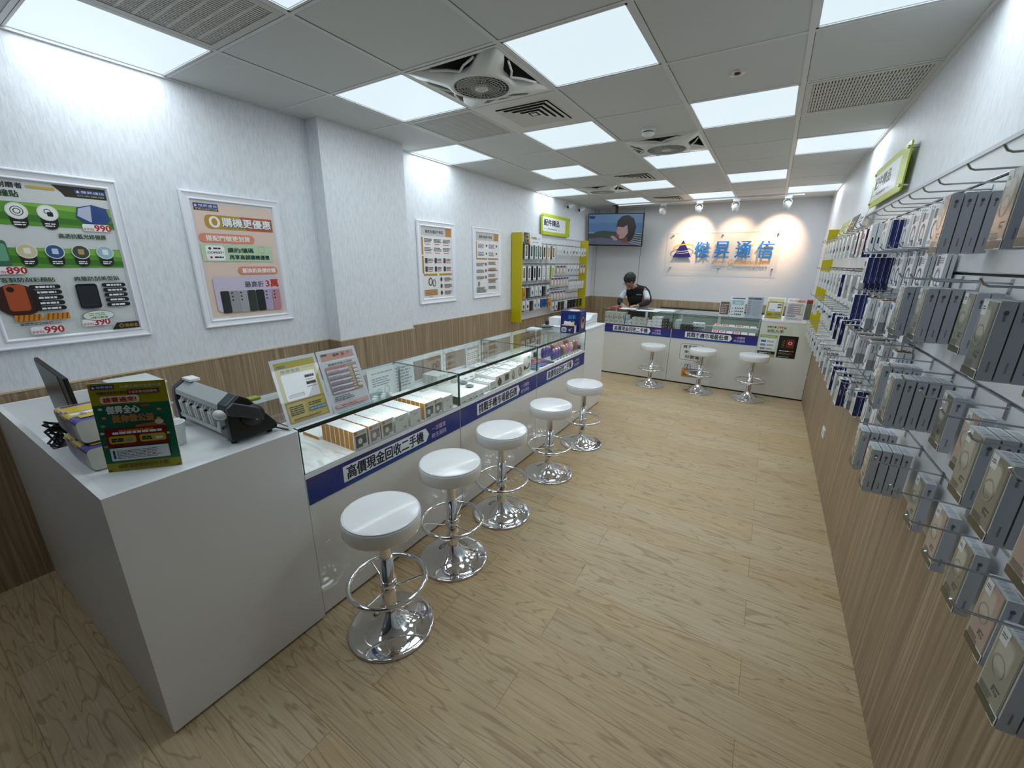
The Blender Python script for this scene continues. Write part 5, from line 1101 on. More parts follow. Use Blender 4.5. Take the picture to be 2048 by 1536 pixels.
for k in range(4): i, j = k % 2, k//2; fbox(-.33+.075*i, -.258+.075*i, 4.08, 4.2, z2+.036*j, .035, ('left', 'right')[i]+(' lower', ' upper')[j]+' black box in the right far case', '#1c1f1f', '#6d7474', 'boxes in the right far case')
for k in range(4): i, j = k % 2, k//2; fbox(-.19+.075*i, -.12+.075*i, 4.20-.06*j, 4.30-.06*j, z2+.05*j, .049, ('left', 'right')[i]+(' lower', ' upper')[j]+' white printed box beside the black boxes', '#dfe6e8', '#4a6a86', 'boxes in the right far case')
for k in range(12):
    i, j = k % 6, k//6; x = .06+.085*i; y = 4.09+.24*j; zz = z2+.055*j
    t = thing('price_tile', '%s %s tilted price tile in the %s line of right far case' % (('first', 'second', 'third', 'fourth', 'fifth', 'sixth')[i], ('orange', 'pale')[(i in (2, 4, 5)) * 1], ('front', 'rear')[j]), 'price tag', (x+.035, y+.04, zz), 0, 'tilted price tiles')
    b = MB(); b.prism([(y, zz), (y+.075, zz), (y+.075, zz+.022), (y, zz+.004)], 'x', x, x+.07, M('#e3e5e2', .4)); c = CV(b, (x, y, zz+.004), (1, 0, 0), (0, .075, .018)); c.rect(.008, .02, .054, .045, M(('#d86a3c', '#dfe3e2')[(i in (2, 4, 5)) * 1], .4), .004); c.greek(.01, .006, .04, .01, 1, GRY); obj('tile', b, t)
b = MB(); b.box(.04, .58, 4.32, 4.45, z2, z2+.054, M('#cfd8d6', .3)); tag(obj('display_step', b), 'pale step carrying the rear price tiles in the right far case', 'display step')
# papers and things on the glass
def paper(x, y, w, d, a, label, col='#e6e9ea', th=.0012, z=.955, name='paper_sheet', cat='paper'):
    b = MB(); b.T = Matrix.Translation((x, y, z+.0004)) @ Matrix.Rotation(a, 4, 'Z'); b.box(-w/2, w/2, -d/2, d/2, 0, th, M(col, .6)); return tag(obj(name, b), label, cat)
paper(-1.10, 4.28, .26, .2, .1, 'white sheet under the assistant\'s left-hand side of picture')
paper(-.80, 4.16, .29, .19, -.05, 'white sheet at the front edge of the far glass top')
paper(-.62, 4.36, .29, .21, .05, 'white sheet right of the assistant on the glass top')
paper(-.90, 4.30, .20, .10, -.15, 'dark blue folder lying between the white sheets', '#27384e', .003, .9572, 'folder', 'folder')
paper(-1.29, 4.22, .16, .05, .12, 'red flat box at the left end of far glass top', '#b02a3c', .012, .955, 'red_case', 'box')
def d_col(c, w, h):
    c.rect(w*.05, h*.9, w*.9, h*.05, M('#27407c', .4)); c.rect(w*.1, h*.62, w*.78, h*.2, M('#9fbfc4', .4)); c.greek(w*.3, h*.66, w*.5, h*.12, 3, INKW)
    for r in range(3):
        c.greek(w*.1, h*(.42-.15*r), w*.16, h*.05, 1, DG)
        for k in range(5-(r == 2)): c.ell(w*(.36+.12*k), h*(.45-.15*r), w*.04, h*.035, K1)
def d_list(c, w, h):
    c.rect(w*.04, h*.88, w*.3, h*.07, M('#55606e', .4)); c.rect(w*.36, h*.88, w*.5, h*.07, M('#3d4a5a', .4)); c.greek(w*.06, h*.14, w*.24, h*.7, 8, M('#7d8790', .4)); c.greek(w*.34, h*.14, w*.6, h*.7, 14, M('#9aa2aa', .4))
def d_menu(c, w, h):
    c.rect(w*.08, h*.12, w*.84, h*.8, M('#6a514a', .4)); c.greek(w*.15, h*.2, w*.7, h*.64, 6, M('#c9b5aa', .4))
holder((.105, 4.115, .955), (1, 0, 0), (0, .18, 1), .12, .20, 'small brown menu sheet in a stand, leftmost on far counter', d_menu, '#dfe0e0', .06, 'sign holders on the far counter')
holder((.235, 4.10, .955), (1, 0, 0), (-.05, .2, 1), .165, .255, 'white sheet with rows of black dots on the far counter', d_col, '#dfe6ec', .07, 'sign holders on the far counter')
holder((.41, 4.09, .955), (1, 0, 0), (0, .2, 1), .175, .265, 'grey price list sheet in a stand on the far counter', d_list, '#b4bcc8', .07, 'sign holders on the far counter')
holder((.612, 4.10, .955), (1, 0, 0), (.03, .2, 1), .19, .27, 'yellow membership sheet in a stand on the far white counter', d_mem, '#e4e6e0', .07, 'sign holders on the far counter')
holder((.82, 4.12, .955), (1, 0, 0), (.03, .2, 1), .195, .265, 'pale pink price table sheet, rightmost on far counter', d_swap, '#e4e6ec', .07, 'sign holders on the far counter')
b = MB(); b.box(1.02, 1.12, 4.32, 4.5, .9555, 1.15, M('#6f7262', .5)); tag(obj('file_box', b), 'grey-green file box at the right end of far counter', 'box')
b = MB(); b.box(1.01, 1.13, 4.34, 4.48, 1.1505, 1.19, M('#9a3226', .5)); tag(obj('red_tin', b, None, .003), 'small red box on the grey-green file box', 'box')
# ================================================================== HANGING RACKS
ORN = ['first', 'second', 'third', 'fourth', 'fifth', 'sixth', 'seventh', 'eighth', 'ninth', 'tenth', 'eleventh', 'twelfth', 'thirteenth', 'fourteenth', 'fifteenth', 'sixteenth', 'seventeenth', 'eighteenth', 'nineteenth', 'twentieth']
def rack(label, xw, s, y0, y1, z0, z1, slots, ends, loc, depth, cut=None):
    """slatted board on a wall; s = +1 when it faces +x"""
    t = thing('display_rack', label, 'display rack', loc)
    xa, xb = sorted((xw, xw+s*.014))
    zs = sorted(slots); edges = [z0]+zs+[z1]; e = .004
    b = MB(); b.box(min(xw, xw+s*.004), max(xw, xw+s*.004), y0, y1, z0, z1, SLOT)
    for k in range(len(edges)-1):
        a = edges[k]+(e if k else 0); c = edges[k+1]-(e if k < len(edges)-2 else 0)
        b.box(xa, xb, y0, y1, a, c, BOARD)
        if k: b.box(min(xw+s*.014, xw+s*.0155), max(xw+s*.014, xw+s*.0155), y0, y1, a, a+.003, STEEL)
    obj('slat_board', b, t)
    b = MB(); b.box(min(xw, xw+s*.02), max(xw, xw+s*.02), y0, y1, z1, z1+.014, M('#b4b8bb', .35)); obj('top_trim', b, t)
    for ye in ends:
        b = MB(); b.box(min(xw, xw+s*depth), max(xw, xw+s*depth), ye-.010, ye+.010, z0-(.02 if s < 0 else .0), z1+.015, YEL); obj('end_panel', b, t, .0015)
    return t
XRB = XR-.0105; XRF = XRB-.014                                   # right board back and face
RSL = [1.855, 1.575, 1.285, .997]
rack('long white slatted rack along the right wall, full of boxed accessories', XRB, -1, -2.2, 3.92, .80, 1.95, RSL, (3.93,), (XR, .9, .8), .105)
XLB = XL+.012; XLF = XLB+.014
rack('white slatted accessory rack with yellow side panels, left wall', XLB, 1, 3.03, 5.28, .80, 1.955, [1.86, 1.575, 1.38, 1.285, 1.20, 1.10], (3.01, 5.30), (XL, 4.15, .8), .155)
def hook(x, y, z, s, L, label, first=[]):
    """chrome peg: s=-1 points to -x"""
    if not first:
        t = thing('peg_hook', label, 'hook', (0, 0, 0), 0, 'chrome peg hooks')
        b = MB(); b.tube([(0, 0, 0), (.143, 0, .002), (.152, 0, .006), (.160, 0, .018)], .0026, STEEL, 8); obj('wire', b, t)
        b = MB(); b.box(-.003, .002, -.008, .008, -.028, .012, STEEL); obj('clip', b, t); first.append(t)
    t = first[0]
    if t.location.length == 0: t.location = (x, y, z); t.rotation_euler = (0, 0, PI if s < 0 else 0); t['label'] = label; o = t
    else: o = dup(t, (x, y, z), PI if s < 0 else 0, label)
    return o
PROTO = {}
NAVY = M('#171d5c', .35); NAVL = M('#5b66a8', .4); TAB = M('#e2e6e8', .3); CLR = M('#c7ccd0', .3)
def shell(name, cat, t_, w, h, mats, tab=True):
    root = thing(name, 'x', cat); b = MB(); b.box(0, t_, 0, w, -h, 0, mats[0], [None, mats[3] if len(mats) > 3 else None, mats[1], mats[1], mats[2], None])
    return root, b
def face(b, w, h): return CV(b, (0, w, -h), (0, -1, 0), (0, 0, 1))          # front, seen from -x
def side(b, t_, h): return CV(b, (0, 0, -h), (1, 0, 0), (0, 0, 1))           # near side, seen from -y
def tabs(root, t_, w, hh=.02):
    b = MB(); y0, y1 = w*.28, w*.72; x = t_*.5; r = .006
    ts = [(y0, 0), (y1, 0), (y1, hh*.7), (y1-.006, hh), (y0+.006, hh), (y0, hh*.7)]
    b.prism(ts, 'x', x-.0006, x+.0006, TAB); c = CV(b, (x-.0006, w, 0), (0, -1, 0), (0, 0, 1)); c.ell(w*.5, hh*.6, .005, .0035, M('#54585c', .4), 12); obj('hang_tab', b, root)
def P_gray(win, tint, front=True):
    t_, w, h = .0235, .086, .165; SD = M('#c3c8d2', .35)
    root, b = shell('case_box', 'box', t_, w, h, [M('#c9ced3', .35), SD, M('#b9bab2', .35), M('#d5dbe0', .3)]); 
    c = side(b, t_, h); c.ell(t_*.5, h*.86, .004, .005, M('#5d646d', .4), 12); c.greek(t_*.38, h*.76, t_*.2, h*.07, 5, M('#5d646d', .4), .6, 0); c.greek(t_*.46, h*.12, t_*.12, h*.14, 9, M('#7d848d', .4), .7, 0)
    c2 = CV(b, (0, w, 0), (0, -1, 0), (1, 0, 0)); [c2.rect(w*(.12+.22*k), t_*.2, w*.16, t_*.6, M('#bcc4cc', .4), 0, 0 if k else 1) for k in range(4)]
    obj('carton', b, root)
    if front:
        b = MB(); b.box(-.0012, -.0002, w*.06, w*.94, -h*.985, -h*.02, M('#a9a89c', .25)); c = CV(b, (-.0012, w, -h), (0, -1, 0), (0, 0, 1))
        c.rect(w*.08, h*.12, w*.84, h*.86, M(win, .2), .004); c.rect(w*.14, h*.5, w*.62, h*.42, M(tint, .25), .018)
        c.rect(w*.19, h*.54, w*.52, h*.34, M('#b5b2a6', .25), .014); c.ring(w*.42, h*.55, w*.26, h*.14, .004, M('#8f8c80', .3), 24); c.text('Pro', w*.5, h*.26, h*.06, M('#3f4038', .4)); c.greek(w*.5, h*.33, w*.3, h*.035, 1, M('#4b4c44', .4))
        c.greek(w*.12, h*.135, w*.5, h*.09, 4, M('#6d6b5c', .4)); c.rect(w*.06, h*.015, w*.88, h*.10, M('#3b3a22', .3)); obj('window', b, root)
        b = MB(); b.box(-.002, -.0013, w*.02, w*.36, -h*1.0, -h*.87, M('#e3e5e6', .4)); c = CV(b, (-.002, w*.36, -h), (0, -1, 0), (0, 0, 1)); c.greek(.004, .003, w*.28, h*.10, 4, M('#2d3033', .4), .5, .05); obj('barcode_label', b, root)
        b = MB(); b.box(-.002, -.0013, w*.58, w*.88, -h*.20, -h*.02, M('#d9dcde', .4)); c = CV(b, (-.002, w*.88, -h*.2), (0, -1, 0), (0, 0, 1)); c.greek(.004, .012, w*.2, h*.06, 2, M('#5d6164', .4)); obj('round_sticker', b, root)
    return root
def P_ring(rc):
    t_, w, h = .011, .100, .136
    root, b = shell('cable_pack', 'cable pack', t_, w, h, [TAB, TAB, M('#dfe3e6', .3)]); c = face(b, w, h)
    c.rect(w*.1, h*.72, w*.26, h*.24, M('#4b5566', .4)); c.greek(w*.42, h*.78, w*.46, h*.16, 3, GRY); c.ring(w*.48, h*.42, w*.28, h*.24, .006, M(rc, .4), 26); c.ring(w*.5, h*.41, w*.24, h*.2, .003, M('#6d7278', .4), 22)
    c.rect(w*.66, h*.08, w*.2, h*.16, M('#3d4a66', .4)); c.greek(w*.1, h*.08, w*.4, h*.1, 2, GRY); obj('card', b, root); tabs(root, t_, w); return root
def P_navy(line=False):
    t_, w, h = .020, .074, .125
    if line: t_, w, h = .020, .085, .15
    root, b = shell('cable_pack', 'cable pack', t_, w, h, [NAVY, NAVY, M('#dfe3e6', .3), TAB]); c = side(b, t_, h)
    if line: c.rect(0, h*.66, t_, .0016, M('#a34a5c', .4)); c.rect(0, h*.40, t_, .0016, M('#a34a5c', .4)); c.greek(t_*.35, h*.44, t_*.25, h*.18, 5, M('#c9cdda', .4), .8, 0)
    else: c.rect(t_*.85, h*.04, t_*.08, h*.9, NAVL); c.greek(t_*.3, h*.1, t_*.2, h*.14, 4, NAVL, .7, 0)
    b.box(0, .0012, -.0006, 0, -h, 0, TAB); c = face(b, w, h); c.rect(w*.1, h*.1, w*.8, h*.5, M('#b9b8a6', .4), .004); c.rect(w*.1, h*.66, w*.5, h*.2, NAVY); obj('carton', b, root); tabs(root, t_, w); return root
def P_slim(mark='#22262a', body='#d3dadc'):
    t_, w, h = .021, .072, .145
    B_ = M(body, .35); root, b = shell('slim_box', 'box', t_, w, h, [B_, B_, M('#e1e4e2', .3), TAB]); c = side(b, t_, h)
    c.rect(t_*.35, h*.36, t_*.3, h*.2, M(mark, .4)); c = face(b, w, h); c.rect(w*.15, h*.3, w*.7, h*.5, M('#c5c9cb', .3), .006); c.greek(w*.15, h*.08, w*.6, h*.14, 3, GRY); obj('carton', b, root); tabs(root, t_, w, .014); return root
def P_cab(col):
    t_, w, h = .021, .078, .14
    root, b = shell('charger_box', 'box', t_, w, h, [TAB, M('#d6dadd', .35), M('#e6e8ea', .3), TAB]); c = side(b, t_, h)
    c.rect(0, 0, t_, h*.36, M('#8e9396', .35)); c.greek(t_*.4, h*.6, t_*.2, h*.25, 8, M('#4a5a86', .4), .6, 0); c = face(b, w, h)
    c.ring(w*.55, h*.55, w*.3, h*.33, .004, M(col, .4), 22, 200, 420); c.ring(w*.5, h*.5, w*.22, h*.28, .003, M('#34383c', .4), 22, 220, 400); c.rect(w*.08, h*.8, w*.3, h*.14, M('#3d5a9a', .4)); c.rect(w*.1, h*.06, w*.25, h*.12, DG)
    obj('carton', b, root); tabs(root, t_, w, .022); b = MB(); b.box(t_*.1, t_*.9, w*.25, w*.75, .0005, .006, M('#7b604a', .5)); obj('top_opening', b, root); return root
def P_tiny(col='#2b3a86'):
    t_, w, h = .016, .055, .08
    root, b = shell('small_pack', 'cable pack', t_, w, h, [M(col, .35), TAB, M('#dfe3e6', .3), TAB]); c = side(b, t_, h); c.rect(0, h*.35, t_, h*.2, M(col, .35)); c = face(b, w, h); c.rect(w*.15, h*.2, w*.7, h*.4, M(col, .4)); obj('carton', b, root); tabs(root, t_, w, .014); return root
def P_case(sidec, win='#33373a', h=.19):
    t_, w = .022, .088
    root, b = shell('phone_case_pack', 'phone case', t_, w, h, [M(sidec, .4), M(sidec, .4), M('#e2e4e2', .3), TAB]); c = face(b, w, h); c.rect(w*.22, h*.18, w*.56, h*.7, M(win, .25), .016); c.rect(w*.3, h*.24, w*.4, h*.58, M(sidec, .3), .01)
    c.greek(w*.2, h*.04, w*.6, h*.08, 2, DG); b.box(-.0004, .0016, -.0006, 0, -h, 0, M('#e2e4e2', .3)); obj('pack_body', b, root); return root
def P_small(body, top, win, h=.12, w=.074):
    t_ = .014
    root, b = shell('small_pack', 'accessory pack', t_, w, h, [M(body, .4), M(body, .4), M(body, .35), TAB]); c = face(b, w, h)
    if top: c.rect(0, h*.78, w, h*.22, M(top, .4)); s_ = side(b, t_, h); s_.rect(0, h*.78, t_, h*.22, M(top, .4))
    c.ell(w*.5, h*.42, w*.26, h*.22, M(win, .3)); c.greek(w*.2, h*.06, w*.6, h*.1, 2, GRY); obj('pack_body', b, root); tabs(root, t_, w, .014); return root
def proto(key):
    if key in PROTO: return PROTO[key]
    mk = {'g': lambda: P_gray('#8d8c80', '#a6a498'), 'gp': lambda: P_gray('#a8938a', '#b8a29a'), 'gd': lambda: P_gray('#77766a', '#8f8e82'), 'gb': lambda: P_gray('#88887c', '#9a998c', False), 'gx': lambda: P_gray('#c3a899', '#cfb8ab'),
          'rb': lambda: P_ring('#4d5358'), 'rr': lambda: P_ring('#8e3a4a'), 'rw': lambda: P_ring('#a9adb0'), 'rk': lambda: P_ring('#5b4438'), 'n': lambda: P_navy(), 'nl': lambda: P_navy(True), 's': lambda: P_slim(), 'sw': lambda: P_slim('#8d9498', '#cfd2cf'), 'sg': lambda: P_slim('#4d4d48', '#6e6c66'), 'sp': lambda: P_slim('#a08d88', '#cdb9b4'),
          'c': lambda: P_cab('#4a4d52'), 'cr': lambda: P_cab('#b0553f'), 't': lambda: P_tiny(), 'tw': lambda: P_tiny('#b9c2cc'),
          'kg': lambda: P_case('#63665f'), 'kd': lambda: P_case('#2e3436'), 'kt': lambda: P_case('#4f9488'), 'kb': lambda: P_case('#8e7452', '#4b3a2c'), 'ko': lambda: P_case('#bfa27c', '#8a7a62'), 'kk': lambda: P_case('#121314', '#121314'), 'kw': lambda: P_case('#c9cfc8', '#a9b2a9'), 'kl': lambda: P_case('#9ab13c', '#6a7d2a'),
          'pw': lambda: P_small('#dadcdd', None, '#a7abad'), 'pk': lambda: P_small('#d5d7d8', None, '#1f2224'), 'pp': lambda: P_small('#cdbfb8', '#3a3472', '#d8d4d2'), 'pb': lambda: P_small('#1d5fa6', '#17447c', '#0f2f5c'), 'pd': lambda: P_small('#1b1816', None, '#4a4038', .14), 'po': lambda: P_small('#c78a2c', None, '#8a5a1a', .15), 'px': lambda: P_small('#d3d6d6', None, '#46708a', .13)}
    r = mk[key](); PROTO[key] = r; return r
NM = {'g': 'grey window case box', 'gp': 'rosy grey case box', 'gd': 'dark window case box', 'gb': 'grey case box', 'gx': 'peach-fronted case box', 'rb': 'white pack with black ring cable', 'rr': 'white pack with red ring cable', 'rw': 'white pack with pale ring cable', 'rk': 'white pack with brown ring cable',
      'n': 'navy-sided cable pack', 'nl': 'navy pack with red lines', 's': 'slim white black-marked box', 'sw': 'slim off-white box', 'sg': 'slim grey box', 'sp': 'slim pinkish box', 'c': 'white cable box, grey foot', 'cr': 'white box with red cable', 't': 'tiny navy pack', 'tw': 'tiny pale pack',
      'kg': 'grey-sided case pack', 'kd': 'charcoal case pack', 'kt': 'teal case pack', 'kb': 'brown case pack', 'ko': 'tan case pack', 'kk': 'all-black case pack', 'kw': 'pale green-white case pack', 'kl': 'lime green case pack', 'pw': 'plain white pack', 'pk': 'white pack with black oval', 'pp': 'purple-topped beige pack', 'pb': 'bright blue pack', 'pd': 'black hanging pack', 'po': 'orange-brown pack', 'px': 'white pack with blue oval'}
TH = {'g': .0255, 'r': .0125, 'n': .0212, 's': .0222, 'c': .0222, 't': .017, 'k': .023, 'p': .0152}
WD = {'g': .086, 'r': .100, 'n': .074, 's': .072, 'c': .078, 't': .055, 'k': .088, 'p': .074}
def row(phrase, group, zt, items, xf, sgn, zh=None):
    """items: (y of the near side, keys string list front to back[, own front x]) ; one hook per item"""
    for n, it in enumerate(items):
        y, keys = it[0], it[1].split(); x = it[2] if len(it) > 2 else xf; x0 = x
        for k, key in enumerate(keys):
            th = TH[key[0]]; pr = proto(key)
            if (x+th > XRF-.001) if sgn < 0 else (x-th < XLF+.001): break
            o = dup(pr, (x, y if sgn < 0 else y+WD[key[0]], zt-random.uniform(0, .002)), 0 if sgn < 0 else PI)
            o['label'] = '%s, %s on %s hook, %s' % (NM[key], 'alone' if len(keys) == 1 else (ORD[k] if k == 0 else ORD[k]+' back'), ORN[n], phrase); o['group'] = group
            # keep it straight but not perfectly so
            a = random.uniform(-.025, .025); o.rotation_euler = (0, 0, (0 if sgn < 0 else PI)+a*.6)
            x += -sgn*(th+random.uniform(.0004, .0025))
        wy = y+WD[keys[0][0]]/2
        face_x = XRF if sgn < 0 else XLF
        hook(face_x, wy, (zh or zt+.022), sgn, .15, 'chrome peg hook, %s hook, %s' % (ORN[n], phrase))
# ---- right wall, near grey section (front of a full hook at x 1.03)
GRP = 'grey boxed phone cases on the right wall'
row('near section, top row', GRP, 1.800, [(-.64, 'g gb gb gb gb'), (-.50, 'gd gb gb gb gb'), (-.30, 'g', 1.128), (-.075, 'gx gb gb gb gb', 1.026)], 1.026, -1, 1.827)
row('near section, second row', GRP, 1.532, [(-.80, 'gd gb gb', 1.05), (-.60, 'gd gb gb gb', 1.022), (-.262, 'g gb', 1.086), (-.063, 'g gb gb gb', 1.037), (.075, 'g gb gb gb', 1.013)], 1.03, -1, 1.556)
row('near section, third row', GRP, 1.252, [(-.95, 'gp gb gb', 1.05), (-.78, 'gd gb gb', 1.05), (-.62, 'g gb gb', 1.06), (-.46, 'gp', 1.103), (-.269, 'gd', 1.106), (-.10, 'g gb gb gb gb', 1.013), (.11, 'g gb gb gb gb', 1.02)], 1.03, -1, 1.272)
row('near section, bottom row', GRP, .979, [(-.93, 'g gb', 1.085), (-.777, 'gp', 1.11), (-.622, 'gd', 1.11), (-.456, 'gp', 1.11), (-.259, 'g', 1.11), (-.04, 'g gb gb gb gb', 1.022), (.155, 'g gb gb gb gb', 1.02)], 1.03, -1, .996)
# empty pegs of the top row
for k, y in enumerate(() and (-.417, -.246, -.044, .118, .286, .44, .563, .71, .856)): hook(XRF, y+.01, 1.838, -1, .15, 'empty upper chrome peg, %s from the near end, top row' % ORN[k])
# ---- middle section: cable packs
GM = 'cable packs on the right wall'
row('middle section, top row', GM, 1.803, [(.07, 'rb rw rw'), (.24, 'rb rb rw'), (.39, 'rr rr rw'), (.516, 'rk rk rw'), (.66, 'rw rw rw'), (.83, 'rw n n n', 1.045), (1.06, 's s s s s', 1.022)], 1.087, -1, 1.827)
row('middle section, second row', GM, 1.638, [(.20, 'rw rw', 1.12), (.36, 'rb rw rw', 1.107), (.516, 'rk rk rw', 1.105), (.66, 'rb rb rb', 1.10), (.80, 'rw rb', 1.11), (.96, 'n n n n n n', 1.022)], 1.03, -1, 1.66)
row('middle section, third row', GM, 1.452, [(.30, 'c c', 1.09), (.42, 'c c c', 1.067), (.54, 'c c c c', 1.048), (.68, 'c c c c', 1.027), (.97, 'n n n n n n', 1.005)], 1.03, -1, 1.475)
row('middle section, fourth row', GM, 1.262, [(.36, 'cr c', 1.10), (.516, 'cr c c', 1.085), (.66, 'cr c c c', 1.067), (.82, 'c c c c c', 1.045), (.98, 'c c c c c', 1.03)], 1.03, -1, 1.285)
row('middle section, lowest row', GM, 1.012, [(.42, 'cr c', 1.10), (.54, 'cr c', 1.09), (.67, 'n n n n', 1.065), (.82, 'c c', 1.06)], 1.06, -1, 1.035)
# ---- far section
GF = 'packs at the far end of the right wall'
row('far section, top row', GF, 1.795, [(1.27, 'nl nl nl nl nl'), (1.43, 'sp sg'), (1.56, 'n n n'), (1.72, 'sw sw'), (1.95, 's'), (2.15, 's'), (2.35, 's'), (2.55, 's'), (2.78, 's'), (3.0, 's'), (3.2, 'sw'), (3.4, 'sw')], 1.03, -1, 1.81)
row('far section, second row', GF, 1.540, [(1.12, 'sw nl nl nl nl'), (1.36, 'sw nl nl nl'), (1.60, 'sw n n n'), (1.85, 'nl nl'), (2.05, 'sw'), (2.25, 'sw'), (2.45, 'sw'), (2.7, 's'), (2.95, 's'), (3.2, 'sw'), (3.45, 'sw')], 1.03, -1, 1.565)
row('far section, third row', GF, 1.275, [(1.12, 'sw nl nl nl nl'), (1.38, 'nl nl nl nl nl'), (1.62, 'nl nl nl nl'), (1.85, 'n n n'), (2.05, 't tw t tw'), (2.25, 'tw t tw t'), (2.45, 't tw t tw'), (2.7, 'tw t t'), (2.95, 't tw t'), (3.2, 'sw'), (3.45, 'sw')], 1.03, -1, 1.30)
row('far section, bottom row', GF, 1.005, [(.93, 'nl nl n'), (1.10, 'sw nl nl'), (1.28, 'nl nl nl'), (1.47, 'sw n n'), (1.68, 'cr c c'), (1.9, 'c c'), (2.15, 's s'), (2.4, 's s'), (2.65, 's s'), (2.9, 's'), (3.12, 'sw'), (3.35, 'sw'), (3.55, 'sw')], 1.03, -1, 1.03)
# header cards above the far section
for y, wd, col, ink, lab in ((3.05, .42, '#a9bd74', '#3f5a3a', 'pale green header card above the far right rack, farthest'), (2.50, .34, '#2a261c', '#c2a23c', 'black and yellow header card above the far right rack'), (2.12, .26, '#dfe6ea', '#3a3d42', 'white header card with dark print above the right rack, nearest')):
    sheet('header_card', lab, 'sign', (XRF-.075, y+wd/2, 1.85), (0, -1, 0), (.25, 0, 1), wd, .125, lambda c, w, h: (c.greek(w*.3, h*.35, w*.55, h*.4, 2, M(ink, .4)), c.ring(w*.15, h*.5, h*.3, h*.3, .01, M(ink, .4))), col, .003)
# ---- left rack
GL = 'packs on the left yellow rack'
xl = -2.225
row('left rack, top row', GL, 1.83, [(3.10, 'kg kg kg kg'), (3.24, 'kd kd kd kd'), (3.38, 'kt kt kt kt'), (3.50, 'kt kt kt'), (3.62, 'kd kt kt'), (3.76, 'ko ko ko ko'), (3.92, 'kb kb kb kb'), (4.08, 'pw pw'), (4.18, 'pw pw'), (4.30, 'pk pw'), (4.42, 'px pw'), (4.54, 'pw pw'), (4.68, 'pk pk'), (4.80, 'pk'), (4.92, 'pw pw'), (5.05, 'px'), (5.16, 'pk')], xl, 1, 1.85)
row('left rack, second row', GL, 1.545, [(3.05, 'kb kb kb'), (3.19, 'kg kg kg'), (3.34, 'kk kk kk kk'), (3.48, 'kk kk kk kk'), (3.62, 'kw kw kw'), (3.76, 'kw kw kw'), (3.92, 'kl kl kl')], xl, 1, 1.563)
row('left rack, far second row', GL, 1.55, [(4.10, 'pp pp'), (4.22, 'pp pp'), (4.34, 'pp pp'), (4.50, 'pk pk'), (4.63, 'pk pk'), (4.76, 'pk pk'), (4.89, 'pk pk'), (5.04, 'pp'), (5.16, 'pp')], xl, 1, 1.57)
row('left rack, third row', GL, 1.262, [(3.06, 'po pd'), (3.18, 'pd pw'), (3.30, 'px pw'), (3.42, 'pw pw'), (3.54, 'px pk'), (3.66, 'pd pd'), (3.78, 'pk pw')], xl, 1, 1.28)
row('left rack, upper purple row', GL, 1.372, [(3.92, 'pp pp'), (4.03, 'pp pp'), (4.14, 'pp pp'), (4.25, 'pp pp'), (4.36, 'pp pp'), (4.47, 'pp')], xl, 1, 1.39)
row('left rack, white far row', GL, 1.290, [(4.62, 'pw pw'), (4.72, 'pw pw'), (4.82, 'pw pw'), (4.92, 'pw'), (5.02, 'pw'), (5.14, 'pw')], xl, 1, 1.31)
row('left rack, lower purple row', GL, 1.165, [(3.92, 'pp pp'), (4.03, 'pp pp'), (4.14, 'pp pp'), (4.25, 'pp pp'), (4.36, 'pp')], xl, 1, 1.185)
row('left rack, bottom row', GL, 1.075, [(3.06, 'pk pd'), (3.17, 'pk pw'), (3.28, 'pd pw'), (3.39, 'px px'), (3.50, 'px px'), (3.62, 'pb pb'), (3.73, 'pb pb'), (3.85, 'po po')], xl, 1, 1.095)
row('left rack, dark bottom row', GL, .995, [(3.98, 'pk pw'), (4.10, 'pk pd'), (4.22, 'pd pd'), (4.34, 'pd pw'), (4.47, 'pw pw'), (4.60, 'pd pd'), (4.72, 'pd pd'), (4.84, 'pd pd'), (4.96, 'pd'), (5.10, 'pd')], xl, 1, 1.013)
for pr in PROTO.values(): drop(pr)
def d_head(c, w, h):
    c.rect(0, 0, w*.3, h, M('#1c1914', .35)); c.ring(w*.17, h*.5, h*.34, h*.36, .012, M('#b08f3e', .4)); c.rect(w*.09, h*.45, w*.16, h*.1, M('#b08f3e', .4)); c.poly([(w*.26, 0), (w*.3, 0), (w*.26, h), (w*.22, h)], M('#b9a05a', .4))
    c.text('YOUMIA', w*.38, h*.5, h*.2, M('#6b5a22', .4), w=w*.32, bold=.05); c.text('.CO', w*.76, h*.5, h*.18, M('#3a3d42', .4), w=w*.14); c.greek(w*.5, h*.22, w*.3, h*.08, 1, GRY)
sheet('header_card', 'black and white brand header card at the top of left rack', 'sign', (XLF+.135, 3.08, 1.82), (0, 1, 0), (-.12, 0, 1), .50, .155, d_head, '#e4e7ea', .003)
